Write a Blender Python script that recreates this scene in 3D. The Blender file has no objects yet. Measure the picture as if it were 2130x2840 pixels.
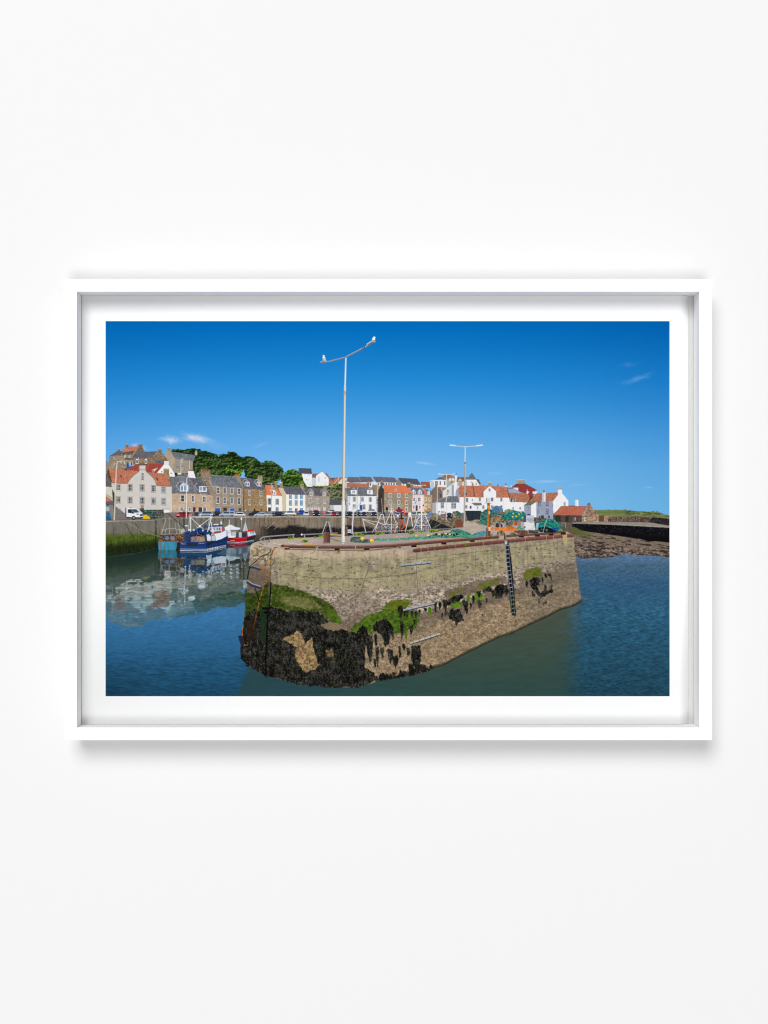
# A framed seaside print hanging on a white wall.
# The print is a flat sheet of paper: its ink is laid out by the drawing code below
# (polygons, lines and noise in the plane of the paper) and becomes coloured facets on the sheet.
import math
import numpy as np

# ------------------------------------------------------------------ the ink
PX0, PY0, PW, PH = 292.9, 890.7, 1564.1, 1040.1      # printed area, in drawing units
S = 1.4425                                            # drawing samples per unit
CW, CH = 2256, 1500
C = np.zeros((CH, CW, 3), np.float32)
ID = np.zeros((CH, CW), np.int16)
ITEMS = [('paper_tone', None, None)]
CUR = 0
TILE = (0.0, 0.0, 1.0)

def tile(x, y, k):
    global TILE
    TILE = (x, y, k)

def item(name, label, group=None):
    global CUR
    ITEMS.append((name, label, group))
    CUR = len(ITEMS) - 1
    return CUR

def use(i):
    global CUR
    CUR = i

def tr(pts):
    return [(TILE[0] + p[0] / TILE[2], TILE[1] + p[1] / TILE[2]) for p in pts]

def hsh(ix, iy, seed):
    h = (ix.astype(np.int64) * 374761393 + iy.astype(np.int64) * 668265263 + seed * 974634777) & 0xffffffff
    h = ((h ^ (h >> 13)) * 1274126177) & 0xffffffff
    h = h ^ (h >> 16)
    return (h & 0xffff).astype(np.float32) / 65535.0

def vn(X, Y, seed=0):
    fx = np.floor(X); fy = np.floor(Y)
    u = X - fx; v = Y - fy
    u = u * u * (3 - 2 * u); v = v * v * (3 - 2 * v)
    a = hsh(fx, fy, seed); b = hsh(fx + 1, fy, seed)
    c = hsh(fx, fy + 1, seed); d = hsh(fx + 1, fy + 1, seed)
    return (a + (b - a) * u) * (1 - v) + (c + (d - c) * u) * v

def fbm(X, Y, sx, sy=None, o=3, seed=0):
    sy = sy or sx
    r = 0; w = 1; t = 0
    A = X / sx; B = Y / sy
    for i in range(o):
        r = r + w * vn(A, B, seed + 17 * i)
        A, B = (A * .8 - B * .6) * 2.05 + 3.7, (A * .6 + B * .8) * 2.05 + 1.3
        t += w; w *= 0.55
    return r / t

def col(c):
    return np.array(c, np.float32) / 255.0

def mix(a, b, t):
    return a + (b - a) * t[..., None]

def ss(a, b, x):
    t = np.clip((x - a) / (b - a), 0, 1)
    return t * t * (3 - 2 * t)

def grid(x0, y0, x1, y1):
    i0 = max(0, int(math.floor((x0 - PX0) * S))); i1 = min(CW, int(math.ceil((x1 - PX0) * S)) + 1)
    j0 = max(0, int(math.floor((y0 - PY0) * S))); j1 = min(CH, int(math.ceil((y1 - PY0) * S)) + 1)
    if i1 <= i0 or j1 <= j0:
        return None
    X, Y = np.meshgrid(PX0 + (np.arange(i0, i1) + .5) / S, PY0 + (np.arange(j0, j1) + .5) / S)
    return slice(j0, j1), slice(i0, i1), X.astype(np.float32), Y.astype(np.float32)

def put(sj, si, X, Y, a, c, mark=True):
    """lay ink c (colour or function) with coverage a"""
    cc = c(X, Y) if callable(c) else col(c)
    C[sj, si] = C[sj, si] * (1 - a[..., None]) + cc * a[..., None]
    if mark:
        r = ID[sj, si]; r[a > .5] = CUR

def inside(P, X, Y):
    m = np.zeros(X.shape, bool)
    n = len(P)
    for i in range(n):
        x1, y1 = P[i]; x2, y2 = P[(i + 1) % n]
        if y1 == y2:
            continue
        t = (Y >= min(y1, y2)) & (Y < max(y1, y2))
        m ^= t & (X < x1 + (Y - y1) * ((x2 - x1) / (y2 - y1)))
    return m

def poly(pts, c, rough=0., rs=4., mark=True, alpha=1., seed=3, streak=1., soft=0.):
    P = tr(pts)
    xs = [p[0] for p in P]; ys = [p[1] for p in P]
    g = grid(min(xs) - rough - 1, min(ys) - rough - 1, max(xs) + rough + 1, max(ys) + rough + 1)
    if g is None:
        return
    sj, si, X, Y = g
    Xs, Ys = X, Y
    if rough:
        Xs = X + (fbm(X, Y, rs, rs * streak, 3, seed) - .5) * 2.4 * rough
        Ys = Y + (fbm(X, Y, rs, rs * streak, 3, seed + 91) - .5) * 2.4 * rough * (1.6 if streak > 1 else 1)
    if soft:
        a = 0; q = 7
        for i in range(q):
            an = i * 2.4; rr = soft * math.sqrt((i + .5) / q)
            a = a + inside(P, Xs + rr * math.cos(an), Ys + rr * math.sin(an)).astype(np.float32) / q
        n = fbm(X, Y, 1.9, 1.9 * max(1, streak), 2, seed + 5)
        a = np.clip(a * 2.2 - .6 + (n - .5) * 1.5 * (1 - np.abs(2 * a - 1)), 0, 1)
    else:
        a = inside(P, Xs, Ys).astype(np.float32)
    put(sj, si, X, Y, a * alpha, c, mark)

def rect(x0, y0, x1, y1, c, **k):
    poly([(x0, y0), (x1, y0), (x1, y1), (x0, y1)], c, **k)

def line(pts, w, c, w2=None, mark=True, alpha=1.):
    P = tr(pts); w = w / TILE[2]; w2 = w if w2 is None else w2 / TILE[2]
    n = len(P) - 1
    for i in range(n):
        (x1, y1), (x2, y2) = P[i], P[i + 1]
        wa = w + (w2 - w) * i / n; wb = w + (w2 - w) * (i + 1) / n
        wm = max(wa, wb)
        g = grid(min(x1, x2) - wm, min(y1, y2) - wm, max(x1, x2) + wm, max(y1, y2) + wm)
        if g is None:
            continue
        sj, si, X, Y = g
        dx, dy = x2 - x1, y2 - y1
        L = dx * dx + dy * dy + 1e-9
        t = np.clip(((X - x1) * dx + (Y - y1) * dy) / L, 0, 1)
        d = np.hypot(X - x1 - t * dx, Y - y1 - t * dy)
        a = np.clip(((wa + (wb - wa) * t) / 2 - d) * S + .5, 0, 1) * alpha
        put(sj, si, X, Y, a.astype(np.float32), c, mark)

def disc(x, y, r, c, ry=None, rough=0., rs=3., mark=True, alpha=1., seed=5):
    (x, y), = tr([(x, y)]); r /= TILE[2]; ry = r if ry is None else ry / TILE[2]
    g = grid(x - r - rough - 1, y - ry - rough - 1, x + r + rough + 1, y + ry + rough + 1)
    if g is None:
        return
    sj, si, X, Y = g
    d = np.hypot((X - x) / r, (Y - y) / ry)
    if rough:
        d = d + (fbm(X, Y, rs, rs, 3, seed) - .5) * 2 * rough / r
    put(sj, si, X, Y, (np.clip((1 - d) * min(r, ry) * S + .5, 0, 1) * alpha).astype(np.float32), c, mark)

# ---- inks
def plain(c, n=.05, sc=4., sy=None, seed=1):
    c = col(c)
    return lambda X, Y: c * (1 + n * 2 * (fbm(X, Y, sc, sy, 3, seed) - .5))[..., None]

def blocks(c1, c2, bw, bh, seam=.25, n=.12, seed=1):
    c1, c2 = col(c1) * 1.05, col(c2) * 1.09; seam *= .7
    def f(X, Y):
        r = np.floor(Y / bh + .35 * vn(X / 30, Y / 30, 8)); q = (X + 7 * hsh(r, r * 0, seed)) / bw
        k = np.floor(q); v = hsh(k, r, seed + 3)
        o = mix(c1, c2, v) * (1 + n * 2 * (fbm(X, Y, 2., None, 2, seed) - .5))[..., None]
        e = ((q - k) < .16) | ((Y / bh - np.floor(Y / bh)) < .2)
        return o * (1 - seam * e)[..., None] * (.93 + .14 * fbm(X, Y, 26, 18, 2, seed + 9))[..., None]
    return f

def rooft(c1, c2, bw=1.7, bh=2.2, n=.22, seed=2):
    c1, c2 = col(c1), col(c2)
    def f(X, Y):
        v = hsh(np.floor(X / bw), np.floor(Y / bh), seed)
        return mix(c1, c2, .55 * v + .45 * fbm(X, Y, 12, 9, 2, seed + 5)) * \
            (1 + n * 2 * (vn(X / 1.1, Y / 1.4, seed + 2) - .5))[..., None]
    return f

ORANGE = rooft((206, 132, 104), (166, 100, 80))
ORANGE2 = rooft((192, 124, 96), (156, 102, 84), seed=12)
BRIGHT = rooft((226, 132, 94), (210, 118, 82), n=.06, seed=22)
SLATE = rooft((134, 138, 144), (88, 92, 102), 1.5, 1.6, .3, 31)
SLATE2 = rooft((114, 112, 122), (82, 82, 94), 1.5, 1.6, .22, 37)
BROWNST = blocks((166, 148, 126), (132, 116, 96), 4.4, 2.5, .18)
PINKST = blocks((200, 176, 152), (174, 150, 128), 5, 2.6, .14)
GREYST = blocks((172, 160, 146), (142, 132, 120), 5, 2.6, .16, seed=6)
GOLDST = blocks((168, 142, 104), (134, 110, 80), 4, 2.6, .2, seed=8)
RUBBLE = blocks((192, 162, 136), (124, 98, 80), 3.1, 2.5, .3, .25, seed=9)
WHITE = plain((236, 236, 238), .02, 9)
SHADE = plain((150, 158, 182), .03, 9)
CREAM = plain((206, 201, 195), .035, 14)
GLASS = (66, 70, 82)

def foliage(seed, lo=(18, 30, 16), mid=(44, 66, 30), hi=(90, 114, 60), sc=7.):
    lo, mid, hi = col(lo), col(mid), col(hi)
    def f(X, Y):
        a = fbm(X, Y, sc, sc * .8, 3, seed); b = fbm(X - 1.8, Y - 2.6, sc, sc * .8, 3, seed)
        l = .42 + (b - a) * -2.6 + (fbm(X, Y, 2.0, 1.8, 2, seed + 4) - .5) * .9 + (fbm(X, Y, 24, 18, 2, seed + 7) - .5) * 1.0
        l = np.clip(l, 0, 1)
        return np.where((l < .5)[..., None], mix(lo, mid, l * 2), mix(mid, hi, l * 2 - 1))
    return f

def win(x0, y0, x1, y1, nx=2, ny=3, sur=None, frame=(240, 242, 246), glass=GLASS, e=7):
    if sur:
        rect(x0 - e, y0 - e, x1 + e, y1 + e, sur)
    rect(x0, y0, x1, y1, frame)
    w = (x1 - x0 - 6) / nx; h = (y1 - y0 - 9) / ny
    for i in range(nx):
        for j in range(ny):
            rect(x0 + 4 + i * w + 1, y0 + 4 + j * h + 1, x0 + 4 + (i + 1) * w - 3, y0 + 4 + (j + 1) * h - 3, glass)

def pots(x0, x1, y, n, c=(196, 146, 104), h=24):
    for i in range(n):
        x = x0 + (x1 - x0) * (i + .5) / n
        rect(x - (x1 - x0) / n * .33, y - h, x + (x1 - x0) / n * .33, y, c)

def chim(x0, y0, x1, y1, c, n=2, pc=(196, 146, 104)):
    pots(x0 + 3, x1 - 3, y0, n, pc)
    rect(x0, y0, x1, y1, c); rect(x0 - 3, y0, x1 + 3, y0 + 8, (120, 108, 94))

def dormer(x0, y0, x1, y1, white=(232, 234, 240)):
    """gabled dormer, window inside"""
    m = (x0 + x1) / 2; h = (y1 - y0)
    poly([(x0 - 8, y0 + .1 * h), (m, y0 - .42 * h), (x1 + 8, y0 + .1 * h)], white)
    poly([(x0 + 4, y0 + .06 * h), (m, y0 - .3 * h), (x1 - 4, y0 + .06 * h)], (120, 124, 134))
    rect(x0, y0, x1, y1, white)
    win(x0 + 5, y0 + 4, m - 2, y1 - 4, 1, 2, frame=white); win(m + 2, y0 + 4, x1 - 5, y1 - 4, 1, 2, frame=white)

def car(x, y, w, h, c, kind='car', face=1):
    """side-on car; x,y = middle of its foot line"""
    d = tuple(int(v * .62) for v in c); l = w / 2
    def q(pts): return [(x + face * px * l, y - py * h) for px, py in pts]
    if kind == 'van':
        poly(q([(-1, .16), (-.98, .8), (-.85, .96), (.3, 1), (.62, .62), (.95, .5), (1, .16)]), c)
        poly(q([(-.3, .62), (-.28, .88), (.26, .92), (.5, .62)]), (62, 74, 88)); poly(q([(-.86, .62), (-.84, .86), (-.38, .88), (-.38, .62)]), (70, 82, 96))
    else:
        poly(q([(-1, .18), (-.98, .56), (-.72, .66), (-.45, .97), (.2, 1), (.55, .64), (.93, .5), (1, .18)]), c)
        poly(q([(-.62, .64), (-.4, .9), (.15, .93), (.44, .64)]), (52, 60, 74))
        poly(q([(-.03, .62), (-.03, .92), (.02, .92), (.02, .62)]), c)
    poly(q([(-1, .34), (1, .34), (1, .14), (-1, .14)]), d, alpha=.75)
    for s in (-.58, .6):
        disc(x + s * l, y - .17 * h, .19 * h, (24, 24, 28)); disc(x + s * l, y - .17 * h, .1 * h, (120, 122, 128))

def carfront(x, y, w, h, c):
    d = tuple(int(v * .6) for v in c)
    poly([(x - w / 2, y - .12 * h), (x - w / 2, y - .55 * h), (x - .38 * w, y - .62 * h), (x - .28 * w, y - h), (x + .28 * w, y - h),
          (x + .38 * w, y - .62 * h), (x + w / 2, y - .55 * h), (x + w / 2, y - .12 * h)], c)
    poly([(x - .33 * w, y - .6 * h), (x - .25 * w, y - .92 * h), (x + .25 * w, y - .92 * h), (x + .33 * w, y - .6 * h)], (50, 60, 76))
    rect(x - .46 * w, y - .3 * h, x + .46 * w, y - .12 * h, d)
    for s in (-1, 1):
        rect(x + s * .36 * w - .09 * w, y - .48 * h, x + s * .36 * w + .09 * w, y - .36 * h, (226, 228, 230))
        rect(x + s * .36 * w - .08 * w, y - .14 * h, x + s * .36 * w + .08 * w, y, (22, 22, 24))
# ------------------------------------------------------------------ sky
def sky(X, Y):
    v = (Y - PY0) / 540.; u = (X - PX0) / PW
    ys = np.array([0, .12, .3, .45, .6, .75, .9, 1.05]); 
    cs = np.array([(0, 106, 184), (14, 118, 194), (36, 137, 211), (64, 152, 220), (92, 168, 230), (116, 182, 236), (132, 192, 238), (140, 198, 238)]) / 255.
    o = np.stack([np.interp(v, ys, cs[:, i]) for i in range(3)], -1)
    d = np.clip(np.abs(u - .42) * 1.55, 0, 1) ** 2.2
    o = o * (1 - d[..., None] * np.array([.30, .14, .09]))
    return (o * (1 + .012 * (fbm(X, Y, 3, 3, 1, 5)[..., None] - .5))).astype(np.float32)

item('sky', 'deep blue summer sky of the printed picture, paler towards the roofs')
tile(0, 0, 1)
rect(280, 880, 1870, 1560, sky)

def wisp(x, y, rx, ry, c, a, ang=0., seed=1):
    g = grid(x - rx * 1.8, y - ry * 2 - abs(ang) * rx * 1.8, x + rx * 1.8, y + ry * 2 + abs(ang) * rx * 1.8)
    sj, si, X, Y = g
    yy = Y - y + ang * (X - x)
    d = np.hypot((X - x) / rx, yy / ry) * .74
    n = fbm(X, yy, rx * .35, ry * .7, 4, seed)
    put(sj, si, X, Y, (np.clip(1.0 - d + (n - .5) * 1.2, 0, 1) ** 1.2 * ss(1.3, .3, d) * a).astype(np.float32), c, False)

wisp(1762, 1052, 52, 10, (128, 168, 222), .6, .30, 2)
wisp(1742, 1012, 30, 8, (92, 140, 205), .45, .05, 3)
wisp(472, 1219, 30, 14, (198, 208, 234), .85, -.1, 4)
wisp(478, 1221, 18, 7, (206, 214, 236), .6, -.1, 24)
wisp(545, 1214, 46, 14, (200, 208, 234), .9, -.18, 5)
wisp(556, 1217, 26, 7, (208, 214, 236), .6, -.1, 25)
wisp(372, 1236, 14, 9, (178, 204, 236), .8, .3, 6)
wisp(398, 1246, 12, 14, (160, 196, 236), .7, 0, 9)
wisp(600, 1238, 40, 14, (140, 184, 234), .35, 0, 7)
wisp(720, 1235, 26, 6, (150, 188, 236), .4, .3, 8)
wisp(1178, 1285, 36, 4, (168, 206, 240), .6, -.1, 10)
wisp(1376, 1312, 30, 6, (150, 198, 240), .4, 0, 11)
wisp(1515, 1335, 60, 4, (176, 204, 238), .55, .03, 12)
wisp(1600, 1345, 50, 3, (160, 196, 238), .35, .05, 13)
wisp(1800, 1352, 14, 3, (176, 200, 238), .6, .1, 14)

# ------------------------------------------------------------------ hill on the right
tile(1600, 1300, 6.381)
item('hill', 'low green headland on the horizon at the right edge of the printed picture')
def hillc(X, Y):
    n = fbm(X, Y, 16, 3, 3, 4); t = ss(1413, 1434, Y)
    o = mix(col((84, 104, 54)), col((122, 134, 76)), np.clip(n * 1.4 - .2, 0, 1))
    o = mix(o, col((60, 76, 46)), ss(1728, 1740, X) * ss(.5, .62, fbm(X, Y, 12, 4, 3, 14)))
    return mix(o, col((140, 132, 96)), t * .45)
poly([(250, 740), (310, 730), (840, 728), (1060, 748), (1200, 758), (1340, 760), (1450, 768), (1540, 804), (1650, 832), (1659, 960), (250, 960)], hillc, rough=.5, rs=3)
for x, y, r in ((555, 728, 12), (860, 726, 14), (1345, 756, 16), (1420, 754, 12)):
    disc(x, y, r, (58, 70, 50), ry=6)

# ------------------------------------------------------------------ trees behind the town
tile(540, 1215, 6.381)
def crown(pts, f, label, seed, grp='round crowned trees behind the town'):
    item('tree', label, grp)
    poly(pts, f, rough=2.4, rs=5, seed=seed, soft=1.3)
tile(290, 1215, 6.381)
crown([(1180, 240), (1190, 205), (1270, 190), (1340, 205), (1400, 215), (1480, 190), (1600, 185), (1700, 205), (1760, 260), (1760, 420), (1400, 400)], foliage(3), 'dark leafy crown highest on the hill, behind the grey gabled house', 2)
tile(540, 1215, 6.381)
crown([(420, 300), (500, 275), (580, 280), (580, 245), (640, 238), (740, 265), (800, 320), (880, 335), (960, 325), (1050, 335), (1120, 390), (1160, 420), (1100, 560), (500, 560)], foliage(5), 'broad dark crown at the middle top of the wooded hill', 3)
crown([(1240, 440), (1250, 405), (1330, 400), (1420, 430), (1500, 490), (1560, 540), (1580, 600), (1560, 700), (1500, 740), (1400, 860), (1150, 860), (1000, 720), (900, 700), (870, 580), (930, 500), (1060, 460), (1150, 435)], foliage(7), 'wide dark crown at the right end of the wooded hill', 4)
crown([(-100, 360), (-60, 260), (0, 240), (90, 215), (200, 230), (290, 265), (380, 280), (430, 330), (480, 400), (560, 420), (560, 700), (100, 690), (-60, 650), (-110, 500)], foliage(9), 'large dark crown beside the grey gabled house', 5)
crown([(590, 480), (640, 430), (740, 415), (820, 440), (880, 500), (860, 600), (800, 690), (560, 690), (540, 560)], foliage(11, mid=(66, 102, 34), hi=(134, 168, 62)), 'brighter green crown at the middle of the wooded hill', 6)
tile(790, 1260, 6.381)
crown([(-60, 420), (0, 330), (60, 275), (150, 262), (230, 295), (300, 360), (325, 420), (350, 480), (430, 560), (430, 600), (-80, 600)], foliage(13, (24, 42, 16), (58, 90, 32), (112, 146, 62)), 'bright green round tree beside the white hillside block', 7)
item('shrubbery', 'rocky bank with green shrubs between the roofs behind the tall lamp post')
poly([(470, 575), (600, 520), (700, 540), (780, 530), (900, 520), (1020, 530), (1020, 810), (780, 810), (720, 700), (600, 640), (470, 600)], foliage(15, (40, 56, 22), (86, 112, 40), (156, 172, 84), 5), rough=1.2)
poly([(770, 560), (850, 555), (870, 620), (1000, 600), (1010, 630), (800, 650)], plain((168, 150, 122), .3, 2), rough=1.4)

item('hillside', 'dark planted hillside showing between the houses')
tile(0, 0, 1)
poly([(282, 1330), (312, 1298), (400, 1290), (500, 1292), (560, 1316), (800, 1350), (1000, 1350), (1200, 1362), (1390, 1362), (1480, 1375), (1560, 1400), (1560, 1450), (282, 1450)], foliage(33, (40, 48, 36), (84, 92, 66), (130, 132, 100), 5), rough=1)
poly([(1540, 1440), (1660, 1440), (1660, 1480), (1540, 1500)], plain((96, 88, 76), .3, 2))
# ------------------------------------------------------------------ houses far behind
def house(label, name='house', grp='houses of the harbour town'):
    item(name, label, grp)

tile(290, 1215, 6.381)
house('grey roofed stone house touching the left edge of the picture')
poly([(-10, 400), (40, 400), (85, 445), (85, 620), (-10, 620)], plain((138, 130, 122), .12, 3))
house('tall brown stone house with orange roof, uppermost on the left hillside')
poly([(80, 325), (230, 235), (300, 225), (370, 160), (600, 150), (670, 160), (720, 242), (560, 330), (500, 450), (330, 560), (85, 540)], BROWNST)
poly([(80, 322), (225, 232), (320, 232), (250, 305)], SLATE2)
poly([(300, 242), (415, 150), (602, 144), (535, 222)], ORANGE)
poly([(245, 312), (290, 258), (540, 222), (480, 296)], plain((92, 88, 84), .2, 2))
for x in (290, 365, 440): poly([(x, 300), (x + 14, 270), (x + 30, 300)], (160, 150, 138))
poly([(600, 165), (670, 165), (716, 240), (500, 345), (470, 380)], blocks((128, 114, 96), (98, 86, 70), 4, 2.5))
chim(374, 122, 424, 165, (120, 104, 84)); chim(602, 112, 668, 168, (122, 108, 88), 3); chim(232, 200, 274, 236, (112, 100, 88), 1)
rect(358, 352, 515, 382, (96, 88, 76)); rect(390, 440, 428, 530, (32, 84, 176)); rect(430, 420, 500, 480, (180, 176, 168)); rect(470, 430, 486, 478, (50, 50, 60))
for x, y in ((165, 335), (165, 440), (285, 400), (345, 415), (430, 300), (350, 300)): win(x, y, x + 16, y + 44, 1, 2)
house('brown stone house with dark slate roof and arched windows on the hillside')
poly([(505, 365), (820, 345), (950, 240), (1010, 245), (1110, 375), (1110, 440), (900, 480), (505, 470)], blocks((160, 136, 108), (118, 96, 72), 3.6, 2.8, .25, .2))
poly([(455, 365), (640, 245), (945, 232), (815, 350), (520, 362)], SLATE2)
chim(947, 205, 1010, 246, (120, 106, 86), 3)
for x in (555, 712):
    disc(x + 20, 385, 20, (225, 225, 230)); rect(x, 385, x + 40, 455, (225, 225, 230)); rect(x + 8, 390, x + 32, 445, (70, 76, 90))
poly([(870, 385), (1060, 400), (1060, 445), (905, 445)], SLATE2)
line([(600, 340), (602, 470)], 8, (225, 225, 230))
house('grey gabled house with slate roof below the dark trees')
poly([(1070, 300), (1118, 190), (1168, 190), (1185, 235), (1250, 370), (1565, 405), (1560, 620), (1200, 620), (1140, 480), (1140, 410), (1110, 375)], plain((158, 148, 132), .09, 7))
poly([(1075, 300), (1118, 235), (1175, 235), (1250, 370), (1235, 480), (1200, 540), (1140, 480)], plain((172, 158, 138), .1, 5))
poly([(1165, 233), (1565, 298), (1610, 330), (1570, 408), (1250, 365)], SLATE)
chim(1118, 182, 1168, 236, (150, 140, 124), 2, (190, 170, 130)); chim(1598, 242, 1642, 300, (180, 172, 160), 1, (200, 180, 150))
win(1275, 480, 1315, 555, sur=(120, 100, 84)); win(1355, 490, 1396, 565, sur=(120, 100, 84)); win(1358, 362, 1392, 430, sur=(150, 140, 126))
line([(1352, 380), (1352, 600)], 6, (226, 226, 226)); line([(1500, 400), (1500, 560)], 6, (226, 226, 226))
house('white gabled house under a dull red roof, behind the curved gable house')
poly([(390, 565), (560, 458), (1055, 443), (1045, 470), (930, 615), (500, 580)], rooft((170, 78, 66), (148, 66, 58), n=.06))
line([(790, 450), (735, 560)], 5, (190, 120, 110))
poly([(925, 615), (1055, 465), (1140, 475), (1245, 635), (1240, 690), (925, 690)], WHITE)
rect(1055, 408, 1136, 470, (226, 224, 222)); pots(1068, 1122, 405, 3, (188, 92, 62), 22)
poly([(835, 565), (950, 522), (905, 560), (870, 605), (845, 605)], (225, 222, 218)); rect(845, 565, 872, 600, (80, 92, 112))
win(1000, 580, 1026, 615, 1, 2); win(1165, 610, 1196, 645, 1, 2)
house('small white walled house with slate roof, beside the grey gabled house')
poly([(1285, 665), (1480, 630), (1482, 700), (1285, 700)], SLATE)
poly([(1478, 580), (1572, 580), (1615, 710), (1478, 700)], WHITE); poly([(1290, 615), (1360, 615), (1360, 640), (1300, 645)], WHITE)
rect(1490, 560, 1560, 582, (150, 90, 70)); disc(1262, 635, 24, foliage(5), rough=1)

tile(790, 1260, 6.381)
house('tall white block with dark slate roof on the hillside beside the round tree')
poly([(300, 340), (478, 345), (478, 575), (395, 570), (330, 470)], WHITE)
poly([(245, 243), (468, 250), (480, 350), (300, 342), (262, 330), (245, 290)], rooft((88, 90, 104), (74, 76, 90), n=.06))
for x, y in ((415, 355), (372, 432), (413, 432), (435, 518)): win(x, y, x + 22, y + 32, 1, 2, sur=None, glass=(60, 66, 80))
house('white gable ended house with tall slit window on the hillside')
poly([(478, 345), (600, 335), (560, 400), (555, 560), (478, 560)], plain((200, 204, 212), .04))
poly([(482, 345), (605, 338), (556, 412), (482, 412)], rooft((104, 100, 108), (150, 96, 76)))
poly([(553, 560), (553, 372), (662, 298), (780, 420), (800, 440), (768, 560)], WHITE)
line([(553, 372), (662, 296), (790, 430)], 5, (96, 90, 96)); line([(604, 400), (604, 510)], 7, (110, 112, 124))
win(702, 402, 724, 438, 1, 2); win(702, 480, 722, 505, 1, 2); win(598, 480, 612, 515, 1, 2); win(698, 512, 724, 535, 1, 1)
poly([(712, 332), (740, 332), (800, 420), (830, 470), (780, 500), (775, 420)], rooft((178, 104, 78), (150, 90, 70)))
house('row of orange and grey roofs beside the tall lamp post on the hillside')
poly([(800, 415), (1020, 405), (1090, 405), (1100, 520), (780, 530), (780, 505)], ORANGE2)
poly([(790, 415), (900, 418), (840, 470)], SLATE2); poly([(945, 500), (1020, 420), (1090, 420), (1100, 530), (960, 520)], plain((222, 212, 196), .05)); line([(950, 400), (945, 520)], 10, (190, 180, 170))
line([(870, 520), (960, 410)], 8, (222, 216, 206))
GR = rooft((116, 114, 124), (96, 94, 104), n=.08, seed=41)
tile(790, 1260, 6.381)
house('long grey roofed terrace on the skyline right of the tall lamp post')
poly([(1090, 490), (1400, 495), (1720, 490), (1720, 600), (1100, 600)], WHITE)
poly([(1112, 398), (1305, 405), (1352, 500), (1150, 505), (1095, 470)], GR)
house('second grey roofed terrace of the skyline row, above the white house with blue quoins')
poly([(1350, 495), (1590, 490), (1590, 570), (1350, 570)], WHITE)
poly([(1310, 394), (1522, 400), (1580, 498), (1352, 498)], GR)
for x in (1500, 1545): win(x, 505, x + 26, 560, 1, 1, frame=(210, 206, 196))
tile(1040, 1260, 6.381)
house('third grey roofed terrace of the skyline row, above the orange roofed tenement')
rect(-60, 485, 410, 560, (226, 224, 220))
poly([(-40, 396), (150, 402), (352, 412), (402, 502), (20, 495)], GR)
line([(140, 402), (195, 498)], 4, (140, 138, 146))
for i in range(8): rect(50 + i * 46, 508, 74 + i * 46, 540, (74, 80, 104))
rect(0, 560, 100, 780, GREYST)
house('dark slate roofed terrace at the right end of the skyline row')
poly([(388, 460), (420, 416), (470, 515), (470, 560), (400, 560)], plain((140, 130, 120), .06)); poly([(470, 512), (820, 535), (820, 580), (470, 580)], WHITE)
poly([(408, 415), (745, 435), (818, 545), (480, 520)], rooft((84, 90, 104), (76, 82, 96), n=.05))
for i in range(6): rect(500 + i * 50, 520 + i * 3, 512 + i * 50, 560, (80, 84, 96))
house('brown roofed house low on the skyline behind the pink house')
poly([(808, 490), (975, 488), (975, 600), (830, 600)], rooft((160, 96, 74), (140, 84, 66), n=.1))
tile(1180, 1260, 6.381)
house('white modern house with veranda and grey roof on the skyline')
poly([(75, 490), (150, 460), (372, 450), (372, 580), (90, 600)], WHITE); rect(90, 480, 150, 600, (190, 194, 202))
poly([(168, 448), (248, 405), (330, 408), (375, 455)], SLATE2); line([(78, 462), (160, 462), (190, 455), (300, 450)], 7, (240, 240, 240))
for x in (170, 195, 250, 330): rect(x, 475, x + 22, 545, (96, 104, 118))
for x in (235, 285): rect(x, 470, x + 6, 560, (230, 230, 232))
house('brown hipped roof house behind the white modern house')
poly([(286, 398), (400, 360), (450, 372), (540, 418), (545, 520), (375, 560), (370, 450)], plain((176, 170, 160), .08)); poly([(286, 398), (345, 362), (430, 360), (536, 416), (400, 440), (350, 425)], rooft((160, 116, 84), (140, 100, 74), n=.08))
for x in (420, 470): dormer(x, 430, x + 34, 480)
chim(525, 355, 556, 500, (232, 232, 232), 1, (160, 90, 70))
house('brown tiled roof with cream dormers on the skyline left of the pointed tower')
poly([(560, 405), (752, 402), (735, 480), (700, 555), (560, 555)], plain((222, 218, 212), .06)); poly([(566, 405), (752, 402), (728, 478), (548, 490)], rooft((144, 100, 86), (112, 82, 76)))
for x in (595, 612): rect(x, 430, x + 14, 470, (220, 206, 160))
house('white house with a pointed slate tower roof on the skyline')
poly([(705, 470), (730, 440), (900, 440), (960, 470), (985, 540), (960, 560), (705, 560)], WHITE); rect(705, 470, 730, 560, (176, 184, 196))
poly([(728, 447), (820, 322), (904, 447)], rooft((120, 122, 128), (90, 92, 100)))
poly([(890, 440), (940, 440), (985, 530), (960, 545)], rooft((110, 112, 118), (80, 82, 90)))
win(782, 472, 800, 512, 1, 2); win(812, 472, 830, 512, 1, 2); rect(890, 500, 902, 540, (80, 84, 96))
tile(1400, 1260, 6.381)
house('dark red gabled building with broad stone chimney')
poly([(105, 590), (210, 518), (352, 518), (555, 628), (545, 690), (450, 775), (400, 700), (230, 660)], plain((142, 62, 60), .05))
rect(210, 455, 353, 518, GREYST); pots(215, 348, 455, 7, (200, 190, 176), 16); line([(352, 520), (560, 630)], 6, (112, 52, 54)); rect(205, 520, 216, 560, (96, 50, 50))
rect(140, 590, 240, 640, (226, 226, 226)); rect(105, 555, 130, 580, (220, 224, 230)); rect(490, 655, 570, 700, (226, 226, 230)); chim(540, 640, 562, 680, (226, 226, 230), 1, (196, 90, 60))
win(415, 650, 430, 685, 1, 1)
house('pale grey roof with skylight between the tiled hall and the red building')
poly([(45, 588), (140, 590), (305, 685), (65, 690)], plain((158, 166, 184), .04)); rect(60, 592, 140, 612, (96, 110, 140))

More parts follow.
